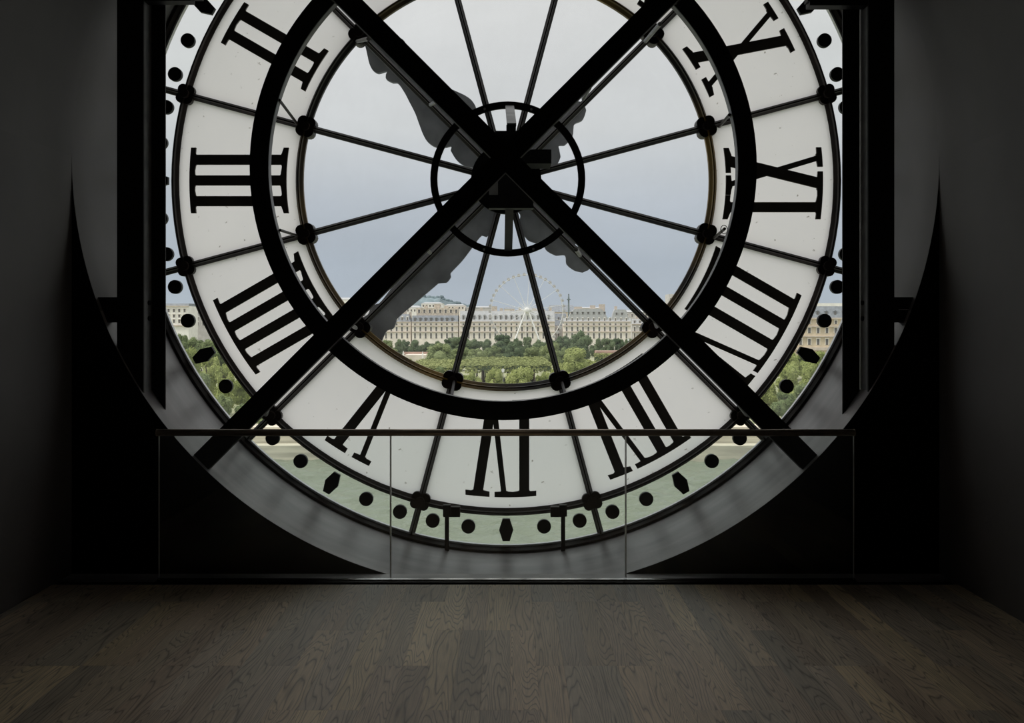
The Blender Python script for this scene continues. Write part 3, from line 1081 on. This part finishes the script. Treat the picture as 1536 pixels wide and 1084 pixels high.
for i in range(120):
    xx = rh.uniform(600, 735) if i < 80 else rh.uniform(490, 1010)
    t = W(xx, hy(xx) + rh.uniform(-0.5, 2.5), D_H)
    r_ = rh.uniform(1.6, 3.6)
    hm.blob((t.x, D_H - 4, t.z - 0.4), r_ * 1.2, r_, r_, 7, 5)
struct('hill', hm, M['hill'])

# ---- buildings
win_meshes = {}
def window_mesh(w, h, surround):
    key = (round(w, 2), round(h, 2), surround)
    if key not in win_meshes:
        b = MB()
        b.box(-w / 2 - 0.22, -w / 2, -0.16, 0.0, -h / 2, h / 2, 0)
        b.box(w / 2, w / 2 + 0.22, -0.16, 0.0, -h / 2, h / 2, 0)
        b.box(-w / 2 - 0.3, w / 2 + 0.3, -0.3, 0.0, h / 2, h / 2 + 0.3, 0)
        b.box(-w / 2, w / 2, -0.05, 0.0, -h / 2, h / 2, 1)
        me = bpy.data.meshes.new('window')
        me.from_pydata(b.v, [], b.f)
        me.materials.append(M[surround])
        me.materials.append(M['pane_far'])
        me.polygons.foreach_set('material_index', b.mi)
        win_meshes[key] = me
    return win_meshes[key]

dormer_meshes = {}
def dormer_mesh(w, h, dep, wall):
    key = (round(w, 2), round(h, 2), wall)
    if key not in dormer_meshes:
        b = MB()
        b.box(-w / 2, w / 2, -0.2, dep, 0, h * 0.8, 0)
        b.prism([(-w / 2 - 0.15, h * 0.8), (w / 2 + 0.15, h * 0.8), (0, h)], -0.3, dep, 0)
        b.box(-w * 0.3, w * 0.3, -0.26, -0.1, h * 0.1, h * 0.72, 1)
        me = bpy.data.meshes.new('dormer')
        me.from_pydata(b.v, [], b.f)
        me.materials.append(M[wall])
        me.materials.append(M['pane_far'])
        me.polygons.foreach_set('material_index', b.mi)
        dormer_meshes[key] = me
    return dormer_meshes[key]

def building(label, x0, x1, ycor, yroof, d, rows, pitch, xoff=4.0, wall='stone', roof='slate', dormers=None, attic=None, chim=(), bands=(), depth=14.0, hip=0.0, skip=lambda c, r: False, arch=(), surround='stone_w'):
    m = d / FPX
    A, B = W(x0, ycor, d), W(x1, ycor, d)
    root = thing('apartment_building', ((A.x + B.x) / 2, d, Z_GARDEN), label, 'building', 'pale buildings beyond the garden')
    obj('wall', MB().box(A.x, B.x, d, d + depth, Z_GARDEN, A.z), M[wall], root)
    zt = W(x0, yroof, d).z
    sl = (zt - A.z) * 0.45
    h = hip * m
    v = [(A.x, d - 0.1, A.z), (B.x, d - 0.1, A.z), (B.x, d + depth, A.z), (A.x, d + depth, A.z),
         (A.x + h, d + sl, zt), (B.x - h, d + sl, zt), (B.x - h, d + depth - sl, zt), (A.x + h, d + depth - sl, zt)]
    obj('roof', MB().add(v, [(0, 1, 5, 4), (1, 2, 6, 5), (2, 3, 7, 6), (3, 0, 4, 7), (4, 5, 6, 7)]), M[roof], root)
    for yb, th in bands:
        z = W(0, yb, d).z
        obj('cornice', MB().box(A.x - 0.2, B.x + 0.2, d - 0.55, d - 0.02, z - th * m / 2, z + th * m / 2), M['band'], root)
    nc = int((x1 - x0 - xoff) / pitch) + 1
    for ri, (yt, yb, wpx) in enumerate(rows):
        for c in range(nc):
            cx_ = x0 + xoff + c * pitch
            if cx_ > x1 - wpx * 0.7 or skip(c, ri):
                continue
            q = W(cx_, (yt + yb) / 2, d)
            link_mesh('window', window_mesh(wpx * m, (yb - yt) * m, surround), [], root, (q.x, d, q.z))
    if dormers:
        yt, yb, wpx, mt = dormers
        for c in range(nc):
            cx_ = x0 + xoff + c * pitch
            if cx_ > x1 - wpx:
                continue
            q = W(cx_, yb, d)
            link_mesh('dormer', dormer_mesh(wpx * m, (yb - yt) * m, 2.5, mt), [], root, (q.x, d + 0.3 + (q.z - A.z) * 0.45, q.z))
    if attic:
        xa, xb, yt, yb, mt, wr = attic
        p, q = W(xa, yb, d), W(xb, yt, d)
        ya = d + sl + 1.0
        at = obj('attic_wall', MB().box(p.x, q.x, ya, ya + 6, p.z - 1.5, q.z), M[mt], root)
        c = xa + 4
        while c < xb - 2:
            w = W(c, (wr[0] + wr[1]) / 2, d)
            link_mesh('window', window_mesh(wr[2] * m, (wr[1] - wr[0]) * m, 'stone'), [], at, (w.x, ya, w.z))
            c += pitch
    for (cx_, yt, wpx) in chim:
        p = W(cx_, yt, d)
        obj('chimney', MB().box(p.x - wpx * m / 2, p.x + wpx * m / 2, d + 4, d + 6, zt - 3.0, p.z), M['brick_chim'], root)
    for (xa, xb, yt) in arch:
        # curved zinc attic sweeping down at its ends
        p, q = W(xa, ycor, d), W(xb, yt, d)
        pts = [(p.x, p.z)]
        n = 10
        for i in range(n + 1):
            t = i / n
            pts.append((p.x + (q.x - p.x) * 0.22 * t, p.z + (q.z - p.z) * sin(t * pi / 2)))
        for i in range(n + 1):
            t = 1 - i / n
            pts.append((q.x - (q.x - p.x) * 0.22 * t, p.z + (q.z - p.z) * sin(t * pi / 2)))
        pts.append((q.x, p.z))
        ao = obj('curved_roof', MB().prism(pts, d + 0.4, d + 6), M['zinc'], root)
        c = xa + 8
        while c < xb - 6:
            w = W(c, yt + 6.5, d)
            link_mesh('window', window_mesh(2.6 * m, 3.6 * m, 'zinc'), [], ao, (w.x, d + 0.4, w.z))
            c += pitch
    return root

B3 = [(484.8, 487.4, 2.4), (490.0, 496.4, 2.6), (499.4, 507.5, 2.6)]
building('cream building end with a dark recess, beside the clock hand', 566, 616, 482.5, 471, 565, B3, 8.0, 5, dormers=(473.5, 481, 3.6, 'stone_w'), bands=((482.8, 1.1), (488.6, 1.0), (497.6, 1.0)), chim=((606, 466, 5), (614, 468, 4)), hip=3)
building('long cream building with a slate mansard and tan attic windows', 618, 687, 482.5, 473, 560, B3, 8.0, 4.5, dormers=(475.5, 482, 4.2, 'slate'), attic=(624, 687, 461.5, 474, 'brick_chim', (464, 469, 3.0)), bands=((482.8, 1.1), (488.6, 1.0), (497.6, 1.0)), chim=((638, 458, 5), (655, 455.5, 9), (668, 458, 5), (684, 460, 4)))
building('long cream building behind the Ferris wheel', 690, 832, 482, 466, 560, B3, 8.0, 5.0, roof='zinc', dormers=(471, 480, 3.6, 'zinc'), bands=((482.4, 1.1), (488.6, 1.0), (497.6, 1.0)), chim=((706, 460, 7), (722, 461, 4), (741, 459, 9), (752, 462, 5), (768, 463, 6), (780, 461, 4), (802, 462, 6), (815, 463, 5), (826, 461, 4)))
building('cream building with curved zinc roof ends beneath the antennas', 845, 946, 482, 477, 558, B3, 8.15, 5.0, roof='zinc', dormers=(475.5, 481.5, 3.0, 'stone_w'), bands=((482.4, 1.1), (488.4, 1.0), (497.4, 1.0)), arch=((850, 914, 463), (917, 944, 464)), chim=((868, 459.5, 12), (890, 457.5, 8), (904, 456, 9), (925, 459, 4)))
building('low grey building beside the cream one with curved roofs', 948, 1010, 485.5, 478, 600, B3[1:], 8.0, 4.0, wall='stone_g', roof='zinc', dormers=(479.5, 485, 3.2, 'stone_g'), bands=((486, 1.0), (497.5, 1.0)), chim=((957, 474, 4), (972, 475, 5)))
building('dark recessed grey building between the wheel and curved roofs', 826, 850, 488, 470, 575, [(490, 495, 2.6), (499, 506, 2.6)], 8.0, 4.0, wall='stone_g', roof='slate', dormers=(474, 481, 3.4, 'zinc'))
building('grey building with three rows of windows behind the left minute dots', 225, 283, 459, 455, 470, [(463, 468, 3.0), (471.5, 476, 3.0), (479, 484, 3.0)], 8.0, 4.0, wall='stone_w', roof='slate', bands=((459, 1.4), (488, 2.0)), surround='stone')
building('grey gabled building next to the one with three window rows', 284, 330, 464, 457, 490, [(467, 472, 3.0), (475, 480, 3.0), (483, 488, 3.0)], 8.5, 4.0, wall='stone_g', roof='slate', bands=((464, 1.0),), chim=((292, 455, 4),))
building('honey stone palace wing with blue mansard behind the right minute dots', 1182, 1330, 477, 459, 330, [(480.5, 486, 3.4), (491.5, 499.5, 4.0), (508, 517, 4.0)], 13.2, 5.5, wall='stone_b', roof='slate', dormers=(465, 473, 5.0, 'slate'), bands=((477.5, 2.2), (489.5, 1.2), (504.5, 1.4), (523, 4.5)), surround='stone')
building('pale building glimpsed through the left of the dial centre', 470, 562, 476, 462, 620, [(480, 484, 2.6), (489, 495, 2.6)], 8.0, 4.0, dormers=(468, 475, 3.4, 'zinc'), roof='zinc', bands=((476.5, 1.0), (486.5, 1.0)), chim=((515, 456, 6), (540, 458, 5)))
building('cream building beyond the milky panes at the left of the row', 334, 466, 480, 470, 580, B3, 8.0, 5, dormers=(472, 479, 3.6, 'zinc'), roof='zinc', bands=((480.4, 1.1), (488.6, 1.0), (497.6, 1.0)), chim=((360, 462, 7), (402, 461, 8), (440, 463, 6)))
building('cream building beyond the milky panes at the right of the row', 1014, 1176, 480, 469, 580, B3, 8.0, 5, dormers=(472, 479, 3.6, 'slate'), bands=((480.4, 1.1), (488.6, 1.0), (497.6, 1.0)), chim=((1040, 461, 7), (1090, 460, 8), (1140, 462, 6)))
# big far opera-like roof, high block, smaller backs
def far_block(label, x0, x1, yt, d, mt, roof=None, windows=None, cap=0):
    p, q = W(x0, 505, d), W(x1, yt, d)
    root = thing('city_block', ((p.x + q.x) / 2, d, Z_GARDEN), label, 'building', 'distant rooftops')
    obj('wall', MB().box(p.x, q.x, d, d + 20, Z_GARDEN, q.z), M[mt], root)
    m = d / FPX
    if roof:
        z2 = q.z + cap * m
        v = [(p.x - 0.3, d - 0.3, q.z), (q.x + 0.3, d - 0.3, q.z), (q.x + 0.3, d + 20, q.z), (p.x - 0.3, d + 20, q.z)]
        i_ = (q.x - p.x) * 0.14
        v += [(p.x + i_, d + 5, z2), (q.x - i_, d + 5, z2), (q.x - i_, d + 15, z2), (p.x + i_, d + 15, z2)]
        obj('roof', MB().add(v, [(0, 1, 5, 4), (1, 2, 6, 5), (2, 3, 7, 6), (3, 0, 4, 7), (4, 5, 6, 7)]), M[roof], root)
    if windows:
        y0, y1, w, pt = windows
        c = x0 + pt * 0.6
        while c < x1 - pt * 0.4:
            qq = W(c, (y0 + y1) / 2, d)
            link_mesh('window', window_mesh(w * m, (y1 - y0) * m, 'stone'), [], root, (qq.x, d, qq.z))
            c += pt
    return root
far_block('broad slate hipped roof on pale walls behind the Ferris wheel rim', 819, 866, 468, 660, 'stone_b', 'slate', (470, 474, 2.2, 6), cap=11)
far_block('tall plain tower block glimpsed beside the beam', 1003, 1020, 441, 900, 'stone_g', None, (447, 452, 2.0, 5))
far_block('pale rooftop block under the wooded hill, nearest the clock hand', 604, 630, 461, 720, 'stone_w', 'zinc', (464, 467, 2.0, 5), cap=3)
far_block('white rooftop block in the middle under the wooded hill', 632, 664, 455, 800, 'stone_w', 'zinc', (457, 460, 2.0, 5), cap=2)
far_block('cream rooftop block at the low end of the wooded hill', 666, 698, 458, 760, 'stone', 'zinc', (460, 463, 2.0, 5), cap=2)
far_block('pale grey rooftop block just left of the Ferris wheel', 700, 740, 461, 760, 'stone_g', 'zinc', None, cap=2)
far_block('small block with a dark blue roof behind the Ferris wheel', 756, 772, 463, 700, 'stone', 'slate', None, cap=3)
far_block('pale block behind the Ferris wheel hub', 774, 818, 465, 720, 'stone_w', 'zinc', (468, 472, 2.2, 6), cap=2)
far_block('beige rooftop block behind the curved zinc roofs', 868, 905, 462, 700, 'stone', 'zinc', None, cap=2)
far_block('grey rooftop block behind the low grey building', 930, 985, 468, 720, 'stone_g', 'zinc', (471, 475, 2.2, 7), cap=3)
far_block('long white parapet seen over the blue mansard of the honey stone palace', 1190, 1310, 454.5, 420, 'stone_w', None, None)
far_block('hazy rooftops glimpsed left of the lower beam', 490, 530, 449, 1000, 'stone_w', 'zinc', None, cap=3)

# monument column and white pilaster, antennas
mc = thing('monument_column', W(853, 500, 640), 'tall dark bronze monument column with a statue rising over the roofs', 'monument')
p0 = W(853, 500, 640)
pt_ = W(853, 450, 640)
obj('shaft', MB().tube(p0, pt_, 0.6, 0.5, 12), M['verdigris'], mc)
obj('capital', MB().box(pt_.x - 1.1, pt_.x + 1.1, 638.9, 641.1, pt_.z, pt_.z + 0.8), M['verdigris'], mc)
obj('statue', MB().tube((pt_.x, 640, pt_.z + 0.8), (pt_.x, 640, pt_.z + 3.2), 0.6, 0.35, 8).blob((pt_.x, 640, pt_.z + 3.6), 0.4, 0.4, 0.5, 8, 6), M['verdigris'], mc)

# ---- Ferris wheel
D_W = 480.0
wc = W(790.5, 465.5, D_W)
kw = D_W / FPX
RWh = 55.5 * kw
fw = thing('ferris_wheel', (wc.x, D_W, Z_GARDEN), 'tall white Ferris wheel rising behind the garden trees', 'ferris wheel')
for dy in (-1.2, 1.2):
    mb = MB()
    for i in range(84):
        a0, a1 = 2 * pi * i / 84, 2 * pi * (i + 1) / 84
        mb.tube((wc.x + RWh * 0.965 * cos(a0), D_W + dy, wc.z + RWh * 0.965 * sin(a0)), (wc.x + RWh * 0.965 * cos(a1), D_W + dy, wc.z + RWh * 0.965 * sin(a1)), 0.085, n=5)
    obj('rim', mb, M['white_paint'], fw)
for i in range(14):
    a = 2 * pi * (i + 0.35) / 14
    mb = MB()
    for dy in (-1.2, 1.2):
        mb.tube((wc.x, D_W + dy * 1.4, wc.z), (wc.x + RWh * 0.96 * cos(a), D_W + dy, wc.z + RWh * 0.96 * sin(a)), 0.10, 0.07, 5)
    mb.tube((wc.x + RWh * 0.6 * cos(a), D_W - 1.2, wc.z + RWh * 0.6 * sin(a)), (wc.x + RWh * 0.6 * cos(a), D_W + 1.2, wc.z + RWh * 0.6 * sin(a)), 0.06, n=5)
    obj('spoke', mb, M['white_paint'], fw)
obj('hub', MB().tube((wc.x, D_W - 2.6, wc.z), (wc.x, D_W + 2.6, wc.z), 1.5, n=20).blob((wc.x, D_W - 2.6, wc.z), 1.35, 0.6, 1.35, 14, 8), M['white_paint'], fw)
# inner star of short stays round the hub
for i in range(28):
    a = 2 * pi * i / 28
    obj('hub_stay', MB().tube((wc.x, D_W - 2.2, wc.z), (wc.x + 15 * kw * cos(a), D_W - 1.4, wc.z + 15 * kw * sin(a)), 0.11, 0.05, 5), M['white_paint'], fw)
for sx, dy in ((-1, -5.5), (1, -5.5), (-1, 5.5), (1, 5.5)):
    obj('leg', MB().tube((wc.x + sx * 0.5, D_W + dy * 0.45, wc.z), (wc.x + sx * 9.0, D_W + dy, Z_GARDEN), 0.34, 0.42, 8), M['white_paint'], fw)
cab_me = bpy.data.meshes.new('cabin')
cb = MB()
cb.prism([(-0.6, -0.7), (0.6, -0.7), (0.75, 0.0), (0.55, 0.55), (-0.55, 0.55), (-0.75, 0.0)], -0.7, 0.7)
cb.box(-0.07, 0.07, -0.07, 0.07, 0.5, 1.1)
cab_me.from_pydata(cb.v, [], cb.f)
cab_me.materials.append(M['cabin'])
for i in range(42):
    a = 2 * pi * i / 42
    link_mesh('cabin', cab_me, [], fw, (wc.x + RWh * cos(a), D_W, wc.z + RWh * sin(a) - 0.4))

# ---- garden details
gt = thing('garden_terrace', W(625, 535, 400), 'pale gravel terrace edge by the white statue among the trees', 'terrace')
p, q = W(607, 535.5, 400), W(642, 531, 400)
obj('parapet', MB().box(p.x, q.x, 400, 412, Z_GARDEN, p.z + 0.9), M['gravel'], gt)
obj('bank', MB().box(p.x - 2, q.x + 14, 412, 414, Z_GARDEN, q.z + 0.5), M['red_path'], gt)
gt2 = thing('flower_bank', W(930, 528, 400), 'strip of reddish flower bed before the dark trees near the beam', 'flower bed')
p, q = W(895, 529.5, 400), W(965, 526.5, 400)
obj('bed', MB().box(p.x, q.x, 400, 410, Z_GARDEN, q.z), M['red_path'], gt2)

def statue(px, ytop, ybase, d, label):
    t, b = W(px, ytop, d), W(px, ybase, d)
    h = t.z - b.z
    root = thing('stone_statue', b, label, 'statue')
    obj('pedestal', MB().box(b.x - h * 0.17, b.x + h * 0.17, d - h * 0.17, d + h * 0.17, Z_GARDEN, b.z + h * 0.35), M['stone_w'], root)
    obj('figure', MB().tube((b.x, d, b.z + h * 0.35), (b.x, d, b.z + h * 0.8), h * 0.13, h * 0.09, 8).blob((b.x, d, b.z + h * 0.9), h * 0.07, h * 0.07, h * 0.1, 8, 6)
        .tube((b.x + h * 0.05, d, b.z + h * 0.75), (b.x + h * 0.2, d, b.z + h * 0.5), h * 0.04, h * 0.03, 6), M['stone_w'], root)
statue(605, 526, 536, 380, 'white stone statue standing before the pale gravel terrace')
statue(634, 527, 534, 398, 'white sculpture on the gravel terrace beside the trees')
def lamp(px, ytop, d, label):
    t = W(px, ytop, d)
    root = thing('lamp_post', (t.x, d, Z_GARDEN if d > 242 else Z_QUAY), label, 'lamp')
    zb = Z_GARDEN if d > 242 else Z_QUAY
    obj('post', MB().tube((t.x, d, zb), (t.x, d, t.z - 0.8), 0.14, 0.09, 8), M['grey_steel'], root)
    obj('lantern', MB().prism([(t.x - 0.22, t.z - 0.8), (t.x + 0.22, t.z - 0.8), (t.x + 0.38, t.z - 0.15), (t.x, t.z + 0.1), (t.x - 0.38, t.z - 0.15)], d - 0.3, d + 0.3), M['white_paint'], root)
lamp(754.5, 553, 228, 'pale street lamp between two yellow-green quay trees')
lamp(942.5, 508, 390, 'white lamp post in front of the dark back trees')

# ---- foliage
def leaf_card(mb, c, nrm, s, rg):
    nrm = Vector(nrm).normalized()
    u = nrm.orthogonal().normalized()
    ang = rg.uniform(0, 2 * pi)
    w = nrm.cross(u)
    a = (cos(ang) * u + sin(ang) * w) * s
    b = (-sin(ang) * u + cos(ang) * w) * s * rg.uniform(0.5, 0.9)
    c = Vector(c)
    mb.add([c - a - b * 0.3, c + b - a * 0.2, c + a + b * 0.2, c - b], [(0, 1, 2, 3)])

def crown_mesh(seed, nb, spread, cards):
    rg = random.Random(seed)
    mb = MB()
    blobs = [((0, 0, -0.05), 0.62)]
    for i in range(nb):
        a = rg.uniform(0, 2 * pi)
        z = rg.uniform(-0.62, 0.72)
        rr_ = spread * sqrt(max(0.05, 1 - z * z)) * rg.uniform(0.55, 0.95)
        blobs.append(((rr_ * cos(a), rr_ * sin(a), z), rg.uniform(0.18, 0.34)))
    blobs.append(((rg.uniform(-.15, .15), rg.uniform(-.15, .15), 0.72), 0.27))
    for c, r_ in blobs:
        mb.blob(c, r_ * 0.86, r_ * 0.86, r_ * 0.86, 9, 6)
    for i in range(cards):
        c, r_ = rg.choice(blobs)
        n_ = Vector((rg.gauss(0, 1), rg.gauss(0, 1), rg.gauss(0, 1) + 0.15)).normalized()
        p = Vector(c) + n_ * r_ * rg.uniform(0.85, 1.18)
        j = Vector((rg.gauss(0, 0.5), rg.gauss(0, 0.5), rg.gauss(0, 0.5) + 0.35))
        leaf_card(mb, p, n_ + j, rg.uniform(0.03, 0.065), rg)
    me = bpy.data.meshes.new('crown')
    me.from_pydata(mb.v, [], mb.f)
    me.materials.append(M['leaf_m'])
    return me
CROWNS = [crown_mesh(s, nb, sp_, 4600) for s, nb, sp_ in ((1, 20, 0.82), (2, 22, 0.76), (5, 19, 0.86), (9, 24, 0.79), (13, 21, 0.74))]
tk = MB()
tk.tube((0, 0, 0), (0, 0, 0.62), 0.036, 0.024, 8)
tk.tube((0, 0, 0.6), (0.12, 0.05, 1.0), 0.02, 0.008, 6).tube((0, 0, 0.55), (-0.13, 0.03, 0.95), 0.02, 0.008, 6).tube((0, 0, 0.6), (0.0, -0.12, 0.98), 0.018, 0.008, 6)
TRUNK = bpy.data.meshes.new('trunk')
TRUNK.from_pydata(tk.v, [], tk.f)
TRUNK.materials.append(M['bark'])
ORD = ['first', 'second', 'third', 'fourth', 'fifth', 'sixth', 'seventh', 'eighth', 'ninth', 'tenth', 'eleventh', 'twelfth', 'thirteenth', 'fourteenth', 'fifteenth', 'sixteenth', 'seventeenth', 'eighteenth', 'nineteenth', 'twentieth',
       'twenty-first', 'twenty-second', 'twenty-third', 'twenty-fourth', 'twenty-fifth', 'twenty-sixth', 'twenty-seventh', 'twenty-eighth', 'twenty-ninth', 'thirtieth', 'thirty-first', 'thirty-second', 'thirty-third', 'thirty-fourth', 'thirty-fifth', 'thirty-sixth', 'thirty-seventh', 'thirty-eighth', 'thirty-ninth', 'fortieth']
rt = random.Random(21)
def tree(px, ytop, hw, d, mt, label, group, zb=None, low=0.14, cname='tree'):
    zb = (Z_GARDEN if d > 242 else Z_QUAY) if zb is None else zb
    t = W(px, ytop, d)
    H = t.z - zb
    rw = hw * d / FPX
    root = thing(cname, (t.x, d, zb), label, 'tree', group)
    zlo = zb + H * low
    o = link_mesh('crown', rt.choice(CROWNS), [], root, (t.x, d, (t.z + zlo) / 2))
    o.scale = (rw, rw * rt.uniform(0.85, 1.05), (t.z - zlo) / 2)
    o.rotation_euler = (0, 0, rt.uniform(0, 6.28))
    o.material_slots[0].link = 'OBJECT'
    o.material_slots[0].material = M[mt]
    tr = link_mesh('trunk', TRUNK, [], root, (t.x, d, zb))
    tr.scale = (H, H, H * 0.8)
    return root

def tree_row(lst, d, mt, fmt, group, **kw):
    lst = sorted(lst)
    for i, e in enumerate(lst):
        tree(e[0], e[1], e[2], d + (i % 2) * (2.05 * e[2] * d / FPX) + (e[3] if len(e) > 3 else 0), e[4] if len(e) > 4 else mt, fmt.format(ORD[i]), group, **kw)

# back row under the facades
back = [(i, 507 + rt.uniform(-2.5, 3.5), 17) for i in range(270, 585, 22)]
back += [(600, 508, 11), (606, 509, 14), (624, 509, 15), (640, 512, 13), (656, 511, 15), (674, 506, 14), (692, 505, 18), (712, 508, 15), (732, 508, 14), (752, 501, 20), (774, 507, 16), (792, 504, 10), (808, 509, 15), (826, 507, 15),
         (846, 503, 16), (896, 507, 13), (912, 507, 14), (928, 507, 13), (944, 507, 13), (962, 504, 14), (982, 503, 15)]
tree_row(back[:15], 420, 'leaf_m', '{} mid green tree from the left of the row under the grey left-hand buildings', 'far back row of trees at the left')
tree_row(back[15:], 424, 'leaf_d', '{} dark green tree from the left of the row under the cream facades', 'back row of dark trees')
tree(872, 495, 21, 385, 'leaf_d', 'big rounded dark green tree standing above the back row', 'garden trees', low=0.05)
# right back group before the palace wing
tree_row([(1180, 527, 22), (1205, 529, 20), (1232, 526, 22), (1262, 527, 22), (1290, 526, 24)], 290, 'leaf_y', '{} light green tree from the left of the row before the honey stone palace', 'trees before the palace wing', low=0.05)
# middle trees
tree_row([(590, 522, 18), (612, 540, 12), (660, 514, 22), (690, 521, 18), (715, 522, 18), (742, 518, 20), (770, 515, 18, 0, 'leaf_d'), (800, 520, 18), (826, 513, 17), (846, 520, 16)], 345, 'leaf_m', '{} mid green tree from the left of the middle garden row', 'middle row of garden trees', low=0.05)
tree_row([(268, 500, 20), (292, 505, 20), (320, 508, 22), (350, 514, 24), (385, 518, 24), (420, 520, 24), (455, 522, 24)], 330, 'leaf_m', '{} green tree from the left of the garden row behind the left minute dots', 'left garden trees', low=0.05)
tree_row([(i, 507, 16) for i in range(1014, 1170, 24)], 424, 'leaf_d', '{} dark tree from the left of the row before the right-hand cream building', 'back row of trees at the right', low=0.05)
# clipped hedge blocks
def hedge(x0, x1, ytop, d, depth, label, low=False):
    a, b = W(x0, ytop, d), W(x1, ytop, d)
    rg = random.Random(int(x0))
    zb, zt = Z_GARDEN, a.z
    root = thing('clipped_hedge', ((a.x + b.x) / 2, d + depth / 2, zb), label, 'hedge', 'clipped garden hedges')
    zc = zb + 1.2 if low else zt - 1.9
    core = MB().box(a.x + 0.5, b.x - 0.5, d + 0.5, d + depth - 0.5, zc + 0.3, zt - 0.5)
    obj('core', core, M['leaf_d'], root)
    mb = MB()
    L = b.x - a.x
    for i in range(int(L * depth * 6)):
        x_, y_ = rg.uniform(a.x, b.x), rg.uniform(d, d + depth)
        leaf_card(mb, (x_, y_, zt - 0.5 + 0.35 * sin(x_ * 0.9) * cos(y_ * 0.7) + rg.uniform(-0.3, 0.5)), (rg.gauss(0, .35), rg.gauss(0, .35), 1), rg.uniform(0.25, 0.5), rg)
    for i in range(int(L * (zt - zc) * 9)):
        x_, z_ = rg.uniform(a.x, b.x), rg.uniform(zc - 0.2, zt)
        leaf_card(mb, (x_, d + 0.3 + 0.35 * sin(x_ * 0.8) + rg.uniform(-0.3, 0.3), z_), (rg.gauss(0, .4), -1, rg.gauss(0.3, .4)), rg.uniform(0.25, 0.45), rg)
    tag(obj('foliage', mb, M['leaf_h'], root), kind='stuff')
    for j in range(1 if low else int(depth / 7)):
        for i in range(int(L / 3.2)):
            tx, ty = a.x + 1.2 + i * 3.2 + rg.uniform(-.3, .3), d + 1.0 + j * 7
            obj('trunk', MB().tube((tx, ty, zb), (tx, ty, zc + 0.4), 0.20, 0.15, 6), M['bark'], root)
    return root
hedge(698, 828, 546.0, 252, 56, 'long clipped hedge with a flat sunlit top in the middle of the garden')
hedge(604, 692, 549.0, 252, 50, 'clipped hedge block near the gravel terrace and statue')
hedge(892, 970, 530.5, 378, 8, 'low dark hedge by the reddish flower bed', True)
hedge(440, 596, 547, 256, 40, 'clipped hedge block furthest to the left, behind the lower beam')
hedge(985, 1120, 545, 256, 40, 'clipped hedge block furthest to the right, behind the lower beam')
# big foreground clump, right of centre
tree(866, 520, 36, 262, 'leaf_y', 'tall bushy yellow-green tree in front of the big rounded dark tree', 'garden trees', low=0.03)
tree(836, 543, 22, 236, 'leaf_y', 'yellow-green tree beside the glazing spoke, left of the tall bushy one', 'garden trees', low=0.03)
tree(905, 541, 27, 244, 'leaf_m', 'green tree to the right of the tall bushy yellow-green one', 'garden trees', low=0.03)
tree(930, 538, 20, 290, 'leaf_y', 'light green tree nearest the reddish flower bed', 'garden trees', low=0.03)
tree(662, 549, 18, 243, 'leaf_m', 'dull green tree before the hedge by the inner ring', 'garden trees', low=0.03)
# quay rows
tree_row([(i, 562, 19) for i in (548, 588, 628, 668)] , 216, 'leaf_y', '{} yellow-green young tree from the left of the quay row under the inner ring', 'young quay trees at the left', low=0.12)
tree_row([(i, 566, 19) for i in (930, 970, 1010)], 216, 'leaf_y', '{} yellow-green young tree, counted from the left, below the right hedge', 'young quay trees at the right', low=0.12)
tree_row([(708, 555, 18), (741, 551, 17), (780, 550, 23), (815, 558, 18), (848, 556, 20), (885, 562, 20)], 214, 'leaf_y', '{} yellow-green young tree from the left of the quay row below the hedge', 'young quay trees in the middle', low=0.12)
tree_row([(285, 520, 20), (312, 527, 20), (338, 545, 22), (362, 560, 22), (392, 575, 22), (425, 585, 22), (460, 588, 22), (500, 585, 22)], 212, 'leaf_y', '{} yellow-green tree from the left of the quay row at the left', 'left quay trees', low=0.10)
tree_row([(270, 545, 22), (300, 560, 22), (332, 590, 20), (365, 605, 20), (400, 616, 20)], 196, 'leaf_m', '{} leafy tree from the left of the row nearest the river at the left', 'left riverside trees', low=0.02)
tree_row([(1050, 590, 22), (1085, 590, 22), (1118, 585, 22), (1150, 565, 22), (1184, 548, 22), (1216, 540, 22), (1250, 535, 22)], 214, 'leaf_y', '{} yellow-green tree from the left of the quay row at the right', 'right quay trees', low=0.10)
tree_row([(1110, 612, 20), (1142, 604, 20), (1175, 585, 20), (1205, 575, 20), (1235, 565, 20)], 197, 'leaf_m', '{} leafy tree from the left of the row nearest the river at the right', 'right riverside trees', low=0.02)
